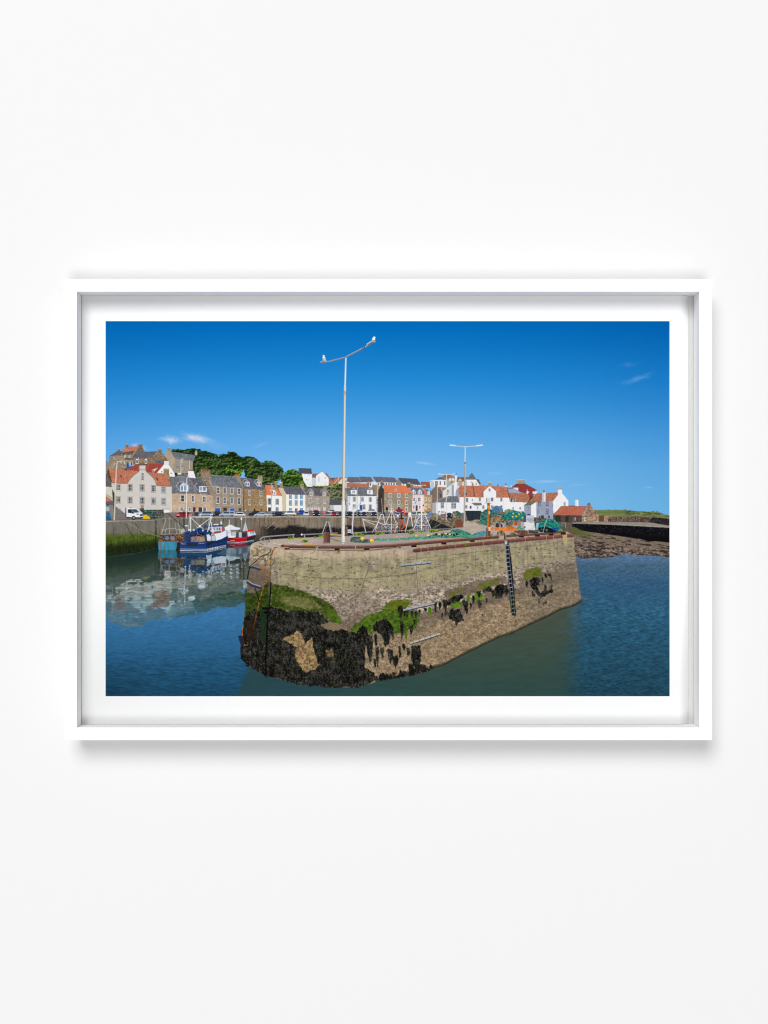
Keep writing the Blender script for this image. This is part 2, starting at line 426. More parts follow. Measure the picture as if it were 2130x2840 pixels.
# ------------------------------------------------------------------ houses on the quayside
tile(1400, 1260, 6.381)
house('low white house with orange pantiles and one small dormer, right of the white hall')
poly([(60, 770), (100, 845), (430, 850), (350, 1080), (40, 1080), (40, 770)], WHITE)
poly([(75, 684), (402, 686), (442, 780), (405, 848), (185, 845), (185, 780), (110, 782), (108, 845), (95, 800)], ORANGE2)
win(128, 790, 168, 850, 3, 4, frame=(210, 212, 216)); win(132, 932, 160, 978, 2, 3, frame=(190, 192, 200)); win(256, 932, 286, 978, 2, 3, frame=(190, 192, 200))
chim(384, 640, 412, 702, (226, 226, 228), 1)
rect(106, 780, 112, 845, (240, 240, 242)); rect(180, 780, 186, 845, (240, 240, 242))
house('white three storey house with tall chimneys and a bright gable end')
poly([(425, 832), (560, 690), (936, 672), (950, 700), (850, 832)], ORANGE2)
poly([(555, 838), (850, 828), (855, 1150), (555, 1115)], SHADE)
poly([(850, 830), (950, 695), (1015, 690), (1122, 820), (1122, 930), (1000, 930), (858, 1055)], WHITE)
line([(850, 830), (950, 696)], 4, (180, 120, 90))
poly([(335, 902), (430, 830), (560, 826), (468, 902)], rooft((128, 116, 100), (104, 96, 86))); poly([(340, 905), (466, 902), (468, 1075), (345, 1075)], SHADE); poly([(464, 900), (558, 838), (556, 1115), (464, 1105)], WHITE)
chim(938, 612, 1014, 700, (236, 236, 240), 4, (204, 166, 110)); rect(660, 668, 722, 838, (222, 224, 232)); rect(660, 668, 690, 838, (186, 192, 208)); chim(672, 655, 708, 675, (140, 128, 112), 2, (110, 100, 92))
for a in ((592, 842, 632, 928), (722, 845, 765, 928), (588, 970, 622, 1062), (722, 970, 765, 1065)): win(*a, 2, 4, sur=(46, 46, 56), frame=(196, 200, 212), e=3)
win(396, 938, 424, 992, 2, 3, sur=(46, 46, 56), e=3); win(1042, 850, 1072, 912, 2, 3, sur=(90, 90, 96), e=3); rect(400, 1052, 448, 1076, (50, 52, 60)); rect(642, 1080, 692, 1145, (48, 62, 54)); rect(605, 1095, 628, 1130, (48, 62, 54)); rect(766, 1085, 796, 1130, (70, 72, 84))
house('low stone cottage with long orange roof, last before the headland', 'cottage')
poly([(858, 1078), (1362, 1078), (1368, 1215), (880, 1200)], blocks((104, 84, 76), (70, 56, 54), 3, 2.4, .3, .25))
poly([(1360, 1078), (1478, 930), (1520, 912), (1600, 1010), (1652, 1088), (1662, 1210), (1362, 1210)], RUBBLE)
poly([(855, 1072), (990, 918), (1468, 920), (1350, 1080)], rooft((192, 112, 86), (170, 96, 76), n=.1)); line([(990, 918), (1468, 920)], 4, (120, 70, 56)); line([(1350, 1080), (1478, 925)], 4, (150, 130, 110))
chim(1455, 885, 1520, 938, (150, 120, 100), 1, (140, 84, 64))
rect(890, 1082, 985, 1192, (40, 54, 44)); rect(1072, 1092, 1130, 1190, (38, 52, 42)); win(1222, 1115, 1250, 1170, 1, 2, frame=(190, 196, 208)); win(1404, 1118, 1428, 1172, 1, 2, frame=(230, 230, 226))
item('chimney', 'lone white chimney rising behind the low stone cottage')
rect(1240, 806, 1300, 918, (206, 212, 226)); rect(1268, 806, 1300, 918, (240, 240, 244)); pots(1250, 1275, 806, 1, (190, 180, 170), 22); rect(1125, 905, 1245, 918, (170, 100, 76))
tile(1600, 1300, 6.381)
item('wall', 'low pinkish stone wall with a slatted brown gate beside the cottage')
poly([(370, 825), (640, 835), (560, 870), (545, 945), (370, 945)], RUBBLE); rect(390, 828, 478, 936, (104, 80, 64))
for x in range(396, 478, 12): line([(x, 828), (x, 936)], 3, (70, 52, 44))
item('wall', 'long rubble sea wall under the green headland')
poly([(548, 850), (700, 845), (900, 850), (1300, 850), (1310, 950), (600, 945), (548, 940)], blocks((140, 118, 106), (60, 46, 46), 2.4, 2, .35, .4), rough=1)
item('wall', 'dark rubble sea wall at the far right edge of the picture')
poly([(1280, 950), (1310, 880), (1350, 860), (1659, 885), (1659, 1015), (1400, 1000)], blocks((62, 56, 60), (26, 24, 28), 2.6, 2.6, .4, .4), rough=1.2)

tile(1180, 1260, 6.381)
house('brown gabled stone house squeezed behind the small white house')
poly([(98, 650), (168, 570), (225, 585), (310, 660), (310, 860), (120, 840)], blocks((130, 116, 104), (104, 92, 82), 3, 2, .15))
poly([(215, 575), (362, 580), (362, 640), (310, 665)], ORANGE2); chim(168, 530, 215, 575, (128, 116, 100), 2); rect(262, 705, 282, 765, (60, 60, 66)); win(282, 590, 330, 640, 2, 1, glass=(90, 70, 66))
house('tall white gable with a blue grey strip of printed shade')
poly([(303, 655), (440, 540), (500, 498), (575, 500), (600, 560), (600, 760), (375, 748), (305, 775)], plain((216, 216, 218), .04))
rect(468, 540, 500, 735, (150, 154, 168)); poly([(500, 500), (560, 500), (540, 640), (500, 740)], (236, 236, 240)); win(376, 628, 410, 682, 2, 3, sur=(90, 90, 96), e=3); line([(303, 655), (440, 540), (500, 500)], 4, (150, 140, 128))  # the blue grey strip is shade drawn in the ink
chim(440, 470, 495, 515, (160, 150, 132), 3, (216, 200, 150)); chim(570, 470, 650, 560, (176, 164, 150), 3, (216, 196, 150))
house('long white hall with mottled orange roofs and a central gable')
poly([(575, 600), (600, 560), (600, 1040), (650, 1035), (1000, 1020), (1500, 1020), (1490, 765), (1255, 765), (1255, 655), (1135, 558), (1025, 660), (1025, 760), (605, 755)], WHITE)
poly([(540, 640), (580, 590), (605, 760), (598, 860), (535, 740)], plain((150, 158, 180), .05))
poly([(578, 604), (612, 556), (1110, 550), (1135, 556), (1018, 660), (1026, 762), (604, 756)], ORANGE)
poly([(1140, 558), (1430, 570), (1482, 768), (1256, 768), (1256, 656)], ORANGE)
line([(840, 560), (870, 748)], 12, (92, 70, 52)); line([(1440, 575), (1495, 800)], 12, (92, 72, 56)); line([(1015, 662), (1020, 755)], 12, (70, 62, 60)); line([(1018, 660), (1135, 558), (1256, 656)], 4, (150, 130, 112))
chim(820, 515, 850, 575, (150, 134, 110), 1); chim(1112, 508, 1164, 560, (160, 146, 120), 2, (214, 196, 150)); chim(1398, 540, 1446, 575, (226, 222, 216), 1, (130, 120, 110)); rect(1272, 530, 1290, 560, (110, 60, 56))
for a in ((712, 770, 752, 845), (942, 768, 980, 828), (1160, 768, 1203, 830), (1322, 770, 1362, 832), (700, 900, 740, 960), (1005, 905, 1040, 965), (1160, 905, 1200, 960), (908, 920, 942, 975), (1322, 905, 1362, 950), (1118, 608, 1150, 655)):
    win(*a, 2, 4, sur=(190, 188, 190), frame=(196, 196, 200), e=4)
win(818, 788, 838, 832, 1, 2, sur=(170, 170, 170), e=3); win(706, 678, 742, 724, 1, 2, frame=(110, 124, 150)); rect(1072, 772, 1084, 850, (90, 92, 98))
poly([(812, 858), (985, 855), (1002, 900), (880, 908), (820, 870)], rooft((130, 128, 118), (108, 106, 98))); poly([(815, 875), (880, 910), (1000, 900), (1000, 980), (815, 970)], WHITE); rect(780, 912, 815, 960, (84, 84, 88)); win(908, 920, 942, 975, 2, 3, sur=(190, 188, 190), e=3)
line([(1380, 770), (1380, 1000)], 5, (214, 216, 222))
house('small white house with hipped slate roof in front of the tall white gable')
poly([(112, 866), (188, 855), (188, 1050), (108, 1040)], plain((170, 174, 184), .05)); poly([(185, 852), (597, 852), (600, 1045), (188, 1050)], WHITE)
poly([(120, 860), (375, 742), (530, 742), (600, 853), (200, 850)], SLATE); line([(120, 862), (370, 745)], 5, (206, 204, 200)); chim(365, 705, 395, 750, (226, 226, 228), 1)
poly([(530, 742), (570, 742), (600, 853)], (110, 116, 132))
win(272, 862, 324, 952, 3, 4, sur=(80, 80, 86), e=5); win(462, 862, 498, 955, 2, 4, sur=(80, 80, 86), e=4); win(502, 862, 538, 955, 2, 4, sur=(80, 80, 86), e=4)
win(280, 1004, 330, 1040, 3, 2, sur=(110, 110, 112), e=3); rect(478, 1008, 530, 1045, (90, 90, 96)); rect(222, 1008, 250, 1050, (160, 120, 90))

tile(1040, 1260, 6.381)
house('golden stone house with pink orange roof beside the pink house')
poly([(868, 712), (1010, 716), (1022, 960), (1000, 1010), (862, 1012)], blocks((190, 162, 124), (160, 132, 100), 3.4, 2.6, .2))
poly([(850, 578), (900, 600), (1010, 722), (872, 716)], rooft((214, 128, 104), (190, 110, 90), n=.08)); poly([(880, 630), (930, 620), (985, 660), (1010, 720), (930, 718)], SLATE)
dormer(925, 660, 968, 712); rect(828, 558, 900, 600, (120, 96, 82)); pots(835, 900, 558, 4, (220, 196, 140), 22)
for a in ((885, 760, 908, 820), (950, 765, 975, 825), (950, 880, 975, 940)): win(*a, 2, 3, sur=(226, 210, 184), frame=(220, 216, 210), e=4)
house('pink house with two blue trimmed dormers')
poly([(660, 710), (870, 716), (872, 1020), (655, 1015)], plain((230, 206, 202), .04)); poly([(620, 592), (835, 598), (882, 716), (664, 712)], SLATE)
poly([(670, 562), (830, 566), (840, 600), (690, 596)], rooft((216, 128, 100), (200, 116, 92), n=.06)); rect(622, 540, 676, 600, (130, 118, 102)); pots(625, 672, 540, 3, (216, 190, 140), 22)
for x in (652, 762):
    poly([(x - 6, 650), (x + 30, 610), (x + 66, 650), (x + 66, 706), (x - 6, 706)], (220, 226, 236)); line([(x - 8, 650), (x + 30, 608), (x + 68, 650)], 9, (46, 92, 140)); win(x + 4, 652, x + 28, 702, 1, 2); win(x + 32, 652, x + 56, 702, 1, 2)
for a in ((672, 765, 708, 835), (758, 765, 812, 830), (668, 905, 700, 970), (775, 905, 808, 970)): win(*a, 2, 2, sur=(236, 226, 222), e=4)
rect(718, 905, 754, 1000, (70, 62, 62)); rect(820, 760, 870, 830, (226, 214, 212))
house('orange roofed stone tenement with a dark side wall')
poly([(58, 640), (115, 525), (160, 680), (157, 1035), (54, 1022)], blocks((74, 64, 56), (58, 50, 44), 4, 2.4, .15)); poly([(158, 675), (655, 688), (656, 1068), (155, 1035)], blocks((166, 152, 132), (136, 122, 104), 4.6, 2.6, .14))
poly([(145, 542), (582, 554), (658, 688), (163, 674)], BRIGHT); line([(160, 676), (655, 690)], 4, (96, 80, 66)); line([(582, 555), (655, 686)], 6, (170, 156, 136))
chim(98, 490, 145, 560, (116, 102, 82), 2, (196, 170, 120)); chim(565, 520, 625, 590, (96, 84, 72), 3, (216, 190, 140)); rect(350, 594, 390, 668, (178, 166, 150)); rect(365, 665, 378, 1000, (150, 136, 118))
for a in ((248, 690, 292, 755), (402, 694, 442, 762), (536, 698, 576, 765), (248, 810, 292, 880), (402, 814, 440, 884), (536, 818, 576, 888), (534, 938, 574, 1004)): win(*a, 2, 3, sur=(214, 206, 194), frame=(214, 212, 210), e=7)
rect(182, 928, 238, 1030, (200, 192, 180)); rect(188, 934, 232, 982, (34, 32, 36)); rect(188, 984, 232, 1028, (120, 110, 100)); rect(395, 928, 445, 985, (206, 198, 188)); rect(402, 936, 438, 982, (40, 38, 44)); rect(388, 912, 462, 922, (200, 190, 176))
line([(524, 690), (524, 1110)], 12, (206, 122, 84))

tile(790, 1260, 6.381)
house('white house with blue quoins, slate roof and two dormers')
poly([(1068, 600), (1106, 730), (1106, 1070), (1066, 1070)], plain((150, 150, 152), .05)); poly([(1104, 736), (1628, 742), (1632, 1020), (1104, 1015)], WHITE)
poly([(1093, 506), (1476, 516), (1505, 588), (1098, 582)], ORANGE2); poly([(1078, 585), (1545, 585), (1632, 742), (1110, 738)], SLATE); line([(1078, 590), (1112, 730)], 6, (190, 182, 160)); line([(1570, 590), (1632, 740)], 6, (190, 176, 150))
chim(1460, 500, 1490, 540, (112, 104, 92), 1); chim(1064, 480, 1092, 600, (206, 200, 192), 1); chim(1545, 548, 1585, 620, (130, 128, 120), 1); rect(1585, 540, 1640, 700, (150, 130, 104))
for x in (1170, 1456):
    poly([(x - 8, 645), (x + 46, 590), (x + 102, 640), (x + 100, 708), (x + 4, 706)], (236, 238, 242)); poly([(x + 4, 636), (x + 46, 598), (x + 90, 634)], (116, 118, 128)); win(x + 28, 648, x + 68, 696, 3, 3, sur=(150, 150, 156), e=4)
for a in ((1206, 756, 1250, 836), (1352, 760, 1394, 838), (1490, 762, 1532, 840), (1204, 888, 1250, 960), (1376, 890, 1422, 978), (1490, 892, 1532, 976)): win(*a, 3, 4, sur=(150, 146, 148), frame=(206, 206, 212), e=5)
rect(1322, 896, 1368, 1002, (34, 84, 160))
for j in range(9):
    rect(1106, 752 + j * 28, 1126, 766 + j * 28, (120, 144, 196)); rect(1608, 756 + j * 28, 1628, 770 + j * 28, (120, 144, 196))
item('garage', 'low garage with dark roof and white door left of the tall lamp post')
rect(792, 880, 1075, 1060, (186, 184, 176)); poly([(790, 796), (1078, 796), (1078, 892), (794, 894)], rooft((86, 90, 98), (78, 82, 90), n=.05)); rect(862, 900, 1006, 1015, (226, 226, 228)); line([(790, 890), (1078, 890)], 5, (50, 50, 54))
house('grey brown stone house with two stone dormers')
poly([(362, 716), (792, 745), (785, 1030), (362, 1012)], GREYST); poly([(325, 584), (722, 600), (795, 742), (370, 722)], rooft((112, 108, 116), (84, 80, 88), n=.2)); line([(335, 590), (375, 715)], 6, (196, 188, 176)); line([(722, 600), (794, 742)], 6, (206, 200, 190))
for x in (424, 652):
    poly([(x, 660), (x + 48, 606), (x + 94, 655), (x + 90, 738), (x + 2, 738)], GREYST); line([(x - 30, 680), (x - 8, 630), (x + 40, 606)], 5, (214, 212, 210)); win(x + 24, 674, x + 66, 735, 2, 3, sur=(196, 188, 178), e=4)
chim(268, 545, 332, 640, (158, 148, 130), 3, (206, 186, 150)); chim(684, 568, 738, 640, (140, 130, 114), 3, (200, 170, 124))
for a in ((428, 782, 472, 862), (560, 786, 600, 866), (680, 792, 724, 872)): win(*a, 3, 4, sur=(186, 178, 166), frame=(220, 222, 226), e=5)
for x in (384, 450, 512, 580, 678): rect(x, 932, x + 48, 1012, (214, 212, 208)); rect(x + 10, 940, x + 38, 950, (110, 120, 150)); rect(x + 8, 958, x + 40, 990, (190, 196, 206))
house('white house with bright blue window surrounds')
poly([(-40, 640), (30, 700), (24, 1015), (-40, 1010)], plain((206, 190, 160), .05)); poly([(16, 706), (362, 716), (366, 1015), (14, 1012)], plain((240, 238, 230), .02))
poly([(-60, 566), (288, 580), (378, 718), (30, 708)], SLATE2); line([(285, 582), (375, 716)], 6, (196, 190, 180))
for x in (76, 178, 270):
    for y0, y1, n in ((716, 788, 3), (820, 908, 4), (956, 1000, 2)): win(x + 8, y0 + 4, x + 40, y1 - 8, 3, n, sur=(52, 120, 174), frame=(210, 216, 222), e=8)
rect(178, 950, 218, 1015, (236, 232, 224)); rect(180, 958, 212, 1015, (110, 72, 66))
tile(540, 1215, 6.381)
house('narrow white house with plain orange roof')
poly([(1475, 880), (1555, 872), (1618, 985), (1618, 1310), (1545, 1310), (1540, 1020)], plain((208, 192, 164), .06)); poly([(1268, 1004), (1545, 1022), (1552, 1310), (1275, 1335)], plain((238, 238, 236), .02))
poly([(1243, 834), (1350, 828), (1400, 880), (1470, 900), (1545, 1025), (1270, 1008)], BRIGHT); line([(1470, 900), (1545, 1022)], 6, (120, 104, 90))
chim(1408, 785, 1464, 905, (150, 128, 108), 2, (206, 160, 120)); chim(1505, 800, 1560, 880, (150, 136, 112), 2, (226, 220, 206)); poly([(1335, 885), (1370, 820), (1408, 888)], (180, 176, 170))
poly([(1335, 918), (1400, 915), (1445, 960), (1440, 1010), (1385, 1000)], (236, 238, 240)); win(1360, 925, 1390, 985, 1, 2, glass=(96, 110, 130)); win(1396, 950, 1434, 1002, 2, 2, glass=(96, 110, 130)); line([(1240, 838), (1262, 905)], 5, (150, 140, 120))
for a in ((1300, 1072, 1346, 1172), (1438, 1080, 1484, 1176), (1436, 1232, 1480, 1305)): win(*a, 3, 4, sur=(56, 54, 58), frame=(206, 206, 210), e=5)
rect(1298, 1225, 1346, 1332, (60, 58, 60))
house('golden brown stone house with two white dormers and dark drainpipes')
poly([(862, 888), (1266, 912), (1285, 1345), (866, 1345)], GOLDST); poly([(800, 700), (1126, 728), (1268, 914), (868, 892)], SLATE2); line([(1126, 728), (1268, 916)], 6, (150, 140, 116))
chim(702, 655, 800, 745, (150, 134, 110), 4, (200, 116, 74)); chim(1110, 685, 1202, 775, (160, 146, 118), 3, (206, 160, 116)); poly([(740, 745), (800, 700), (868, 885), (850, 885)], (150, 138, 112))
for x in (884, 1094):
    line([(x - 34, 770), (x - 4, 730), (x + 40, 728)], 5, (226, 228, 232)); dormer(x + 4, 778, x + 86, 852); line([(x - 34, 770), (x + 10, 845), (x + 90, 860)], 5, (226, 228, 232))
for a in ((948, 932, 988, 1015), (1154, 942, 1192, 1026), (948, 1086, 988, 1182), (1152, 1096, 1190, 1186)): win(*a, 2, 2, sur=(170, 152, 120), e=5)
rect(924, 1262, 962, 1350, (110, 118, 122)); rect(885, 1275, 904, 1330, (226, 220, 210)); rect(1040, 1250, 1072, 1300, (60, 52, 52)); rect(1160, 1258, 1195, 1285, (120, 40, 60))
line([(850, 895), (850, 1330)], 9, (52, 44, 40)); line([(868, 895), (868, 1330)], 9, (44, 38, 36))
house('grey brown stone tenement with broad chimney and eight windows')
poly([(150, 720), (280, 655), (310, 845), (862, 884), (862, 1345), (200, 1345), (290, 1000)], blocks((162, 148, 132), (136, 120, 106), 4.6, 2.6, .14, seed=16))
poly([(282, 652), (732, 688), (862, 884), (312, 846)], SLATE); line([(255, 740), (305, 845), (440, 858)], 6, (200, 200, 204)); line([(282, 652), (732, 688)], 4, (190, 190, 194)); line([(732, 690), (862, 880)], 7, (160, 148, 124))
poly([(92, 600), (278, 602), (285, 760), (240, 740), (300, 850), (180, 800), (130, 720)], blocks((150, 136, 118), (116, 104, 90), 4, 3, .2)); rect(90, 592, 280, 606, (130, 116, 100)); pots(108, 268, 594, 8, (200, 108, 70), 40)
for x in (384, 506, 630, 754):
    for y0, y1 in ((872, 980), (1040, 1160)):
        win(x, y0 + (x - 384) * .05, x + 52, y1 + (x - 384) * .04, 2, 2, sur=(176, 164, 148), e=6)
rect(320, 1190, 700, 1204, (176, 162, 142)); rect(350, 1228, 460, 1320, (206, 192, 172)); rect(362, 1238, 448, 1300, (46, 92, 176)); rect(618, 1234, 712, 1320, (206, 192, 172)); rect(624, 1242, 704, 1290, (46, 92, 176)); rect(508, 1232, 570, 1320, (60, 54, 56)); rect(776, 1238, 826, 1320, (84, 78, 72))
rect(250, 1220, 305, 1330, plain((150, 130, 110), .3, 1.5))
tile(290, 1215, 6.381)
house('pinkish stone house with slate roof and two large white dormers')
poly([(1185, 975), (1600, 985), (1880, 1005), (1920, 1060), (1940, 1390), (1185, 1400)], PINKST)
poly([(1150, 678), (1490, 690), (1600, 880), (1640, 985), (1190, 978), (1178, 850)], SLATE); poly([(1495, 700), (1718, 718), (1880, 1005), (1640, 985), (1600, 880)], SLATE2)
line([(1495, 695), (1640, 980)], 9, (160, 146, 124)); line([(1150, 680), (1490, 692)], 4, (206, 206, 210))
poly([(1270, 835), (1310, 780), (1390, 772), (1340, 845)], SLATE2); line([(1270, 838), (1310, 782), (1388, 774), (1475, 830)], 6, (234, 236, 240)); line([(1270, 838), (1325, 925)], 6, (226, 228, 232)); poly([(1335, 835), (1390, 785), (1450, 830)], (206, 210, 218))
rect(1336, 835, 1482, 942, (236, 238, 242)); rect(1350, 848, 1392, 930, (110, 140, 176)); rect(1406, 846, 1450, 930, (110, 140, 176)); rect(1370, 848, 1374, 930, (230, 232, 238)); rect(1426, 848, 1430, 930, (230, 232, 238))
tile(540, 1215, 6.381)
poly([(0, 850), (45, 790), (180, 830), (200, 850), (80, 860)], SLATE2); line([(0, 850), (42, 790)], 6, (234, 236, 240)); line([(0, 850), (110, 985), (220, 990)], 6, (226, 228, 232)); rect(76, 848, 214, 952, (236, 238, 242)); rect(88, 858, 126, 932, (120, 146, 180)); rect(146, 858, 196, 932, (120, 130, 150)); rect(106, 858, 110, 932, (230, 232, 238))
line([(118, 715), (285, 1005)], 10, (150, 138, 116)); win(145, 1030, 198, 1135, 2, 2, sur=(206, 190, 168), e=6); rect(68, 1225, 132, 1320, (64, 58, 60)); rect(150, 1230, 200, 1300, (110, 120, 140)); rect(134, 1222, 150, 1310, (226, 222, 216)); rect(200, 1222, 212, 1310, (226, 222, 216))
tile(290, 1215, 6.381)
win(1350, 1008, 1412, 1130, 2, 2, sur=(206, 190, 168), e=6); win(1546, 1014, 1590, 1134, 2, 2, sur=(206, 190, 168), e=6); rect(1325, 1215, 1402, 1330, (214, 206, 198)); rect(1340, 1224, 1388, 1290, (130, 140, 150)); rect(1482, 1222, 1532, 1310, (220, 214, 206)); rect(1492, 1232, 1522, 1290, (110, 120, 136)); rect(1566, 1222, 1612, 1320, (64, 48, 86))
house('pale house at the left edge with slate and orange roofs')
poly([(-5, 860), (132, 862), (145, 1130), (-5, 1130)], plain((206, 206, 186), .04)); poly([(-5, 590), (30, 640), (134, 835), (132, 852), (-5, 858)], SLATE2); poly([(60, 600), (130, 780), (140, 850), (40, 700)], plain((110, 96, 70), .2, 2)); poly([(-5, 1020), (40, 1030), (140, 1100), (140, 1118), (-5, 1118)], ORANGE); line([(-5, 975), (140, 1070)], 14, (140, 132, 122))
house('cream house with curved gable, orange pantiled roofs and ten tan framed windows')
poly([(120, 785), (200, 790), (390, 800), (412, 800), (450, 740), (480, 700), (540, 640), (600, 600), (620, 572), (605, 562), (605, 478), (735, 480), (728, 572), (740, 600), (800, 650), (860, 710), (890, 752), (920, 835), (1182, 850), (1186, 1405), (200, 1330), (190, 1000), (132, 900)], CREAM)
poly([(68, 540), (300, 560), (560, 576), (602, 590), (540, 640), (480, 695), (445, 740), (402, 802), (120, 785), (55, 620)], ORANGE); poly([(748, 602), (900, 615), (1068, 625), (1130, 730), (1188, 852), (920, 838), (890, 756), (858, 708), (800, 650)], ORANGE)
line([(404, 800), (448, 738), (480, 697), (540, 640), (598, 600), (618, 575)], 9, (132, 126, 116)); line([(736, 590), (800, 648), (862, 708), (892, 752), (920, 830)], 9, (132, 126, 116)); line([(120, 790), (400, 804)], 8, (96, 76, 66)); line([(920, 840), (1186, 856)], 8, (96, 76, 66))
rect(595, 462, 746, 484, (92, 86, 78)); rect(606, 484, 624, 560, (160, 152, 140)); rect(716, 484, 732, 560, (160, 152, 140)); rect(606, 556, 732, 566, (150, 144, 134))
poly([(40, 600), (68, 545), (130, 760), (120, 790)], plain((92, 72, 50), .25, 2))
chim(1045, 556, 1140, 625, (150, 124, 92), 4, (190, 160, 124)); poly([(1048, 620), (1142, 620), (1165, 745), (1120, 720), (1068, 625)], GOLDST)
TAN = (158, 146, 128)
for x, y in ((212, 818), (420, 822), (630, 828), (836, 842), (1018, 862), (212, 1040), (420, 1045), (630, 1052), (836, 1060), (1018, 1070)):
    win(x, y, x + (66 if x < 1000 else 58), y + 110, 3, 4, sur=TAN, frame=(232, 232, 236), e=11)
win(650, 668, 690, 752, 2, 3, sur=TAN, e=9); rect(654, 620, 692, 656, (120, 112, 104)); rect(640, 1188, 694, 1236, (150, 142, 116)); rect(626, 1240, 700, 1290, (96, 72, 64)); rect(1052, 1262, 1152, 1400, (232, 232, 238)); rect(1010, 1250, 1160, 1262, (160, 150, 136)); rect(250, 1248, 290, 1290, (150, 138, 122)); line([(1182, 855), (1182, 1390)], 7, (236, 234, 232))
for x, y in ((270, 650), (908, 706)): poly([(x, y), (x + 20, y - 4), (x + 46, y + 45), (x + 26, y + 50)], (60, 60, 66)); line([(x + 26, y + 50), (x + 50, y + 62)], 5, (206, 150, 130))
item('shed', 'grey harbour shed with a white notice at the left edge')
rect(-5, 1112, 155, 1450, plain((128, 124, 122), .08)); rect(-5, 1118, 150, 1180, (92, 94, 104)); rect(22, 1218, 84, 1284, (184, 188, 198)); line([(32, 1240), (74, 1240)], 4, (120, 126, 140)); line([(32, 1256), (66, 1256)], 4, (120, 126, 140)); disc(60, 1180, 14, (44, 48, 62)); line([(160, 980), (170, 1180)], 18, (60, 56, 58))
item('wall', 'sloping grey stone ramp wall beside the white truck')
poly([(165, 1198), (200, 1205), (370, 1335), (372, 1450), (165, 1450)], plain((118, 116, 112), .12, 2)); line([(195, 1205), (365, 1335)], 7, (160, 158, 152)); rect(225, 1340, 370, 1345, (90, 88, 86))
# ------------------------------------------------------------------ quay road, cars, quay wall
tile(0, 0, 1)
item('quay_road', 'grey quayside road where the cars are parked')
poly([(360, 1424), (600, 1418), (900, 1417), (1200, 1424), (1470, 1428), (1470, 1442), (1190, 1440), (790, 1438), (540, 1440), (280, 1448), (280, 1436)], plain((120, 114, 108), .15, 3, 1.5))
def ql(px, py, k=6.381): pass
CARS = 'cars parked along the quayside'
def cars(ox, oy, rows):
    for label, args in rows:
        tile(ox, oy, 6.381); item('parked_car', label, CARS); (carfront if len(args) == 5 else car)(*args)
cars(290, 1215, [('red hatchback parked in front of the pinkish stone house, left of the blue boat', (1410, 1402, 300, 96, (172, 34, 44)))])
item('pickup_truck', 'white pickup truck parked on the quay beside the yellow net')
poly([(366, 1235), (380, 1230), (405, 1300), (405, 1400), (366, 1400)], (66, 58, 70))
poly([(384, 1238), (560, 1242), (625, 1312), (678, 1342), (684, 1395), (590, 1424), (384, 1412)], (232, 234, 240)); poly([(412, 1260), (470, 1258), (528, 1335), (412, 1322)], (46, 50, 58)); poly([(476, 1258), (560, 1256), (620, 1316), (520, 1318)], (70, 78, 88))
poly([(384, 1392), (470, 1398), (684, 1396), (650, 1428), (384, 1420)], (56, 56, 66)); rect(626, 1345, 678, 1378, (50, 52, 60)); poly([(556, 1336), (606, 1340), (606, 1356), (570, 1352)], (60, 66, 80)); disc(515, 1410, 34, (30, 30, 32)); disc(515, 1410, 18, (150, 150, 154)); line([(475, 1300), (475, 1390)], 3, (180, 182, 190))
rect(445, 1228, 492, 1240, (206, 120, 50))
item('lobster_creel', 'stack of lobster creels with teal netting in front of the cream house')
poly([(625, 1270), (1045, 1265), (1050, 1420), (815, 1430), (690, 1350)], lambda X, Y: np.where(((vn(X / 1.5, Y / 1.5, 3) > .56))[..., None], col((58, 126, 118)) * (1 - ss(418, 438, X))[..., None] + col((120, 116, 104)) * ss(418, 438, X)[..., None], col((40, 48, 46))), rough=.6)
for y in (1300, 1340, 1385): line([(700, y), (1040, y)], 4, (140, 140, 128))
for x in (840, 910, 980): line([(x, 1270), (x, 1420)], 4, (130, 130, 120))
item('net_pile', 'yellow net heaped beside the white pickup truck')
poly([(680, 1425), (690, 1365), (740, 1352), (790, 1385), (812, 1428)], plain((232, 178, 20), .25, 1.6), rough=.8)
item('net_pile', 'blue net hanging over the quay edge by the grey shed')
poly([(25, 1470), (30, 1330), (60, 1300), (95, 1330), (118, 1440), (95, 1470)], lambda X, Y: mix(col((22, 62, 104)), col((58, 132, 184)), vn(X / 1., Y / 6, 3)), rough=.6)
item('person', 'person in pale clothes walking on the quay beside the red hatchback')
poly([(1570, 1330), (1590, 1312), (1625, 1325), (1618, 1400), (1580, 1400)], (160, 166, 180), rough=.4); disc(1606, 1306, 12, (180, 150, 130))
cars(540, 1215, [
    ('dark hatchback half hidden at the left of the silver van on the quay', (30, 1398, 130, 86, (64, 70, 84))),
    ('pale blue estate car parked left of the dark car on the quay', (215, 1392, 290, 96, (150, 168, 190))),
    ('black car parked behind the silver van', (400, 1380, 150, 82, (38, 38, 46))),
    ('silver van parked in front of the eight windowed tenement', (570, 1404, 290, 116, (172, 184, 204), 'van', -1)),
    ('white convertible like small car parked right of the silver van', (800, 1392, 190, 80, (226, 226, 230))),
    ('large black car parked by the golden brown stone house', (1075, 1385, 250, 104, (44, 46, 56), 'car', -1)),
    ('silver hatchback in front of the large black car', (1170, 1396, 260, 86, (188, 198, 214), 'car', -1)),
    ('pale silver car half hidden in front of the narrow white house', (1370, 1390, 150, 84, (176, 180, 188))),
    ('navy hatchback parked in front of the narrow white house', (1485, 1388, 210, 82, (36, 44, 66))),
])
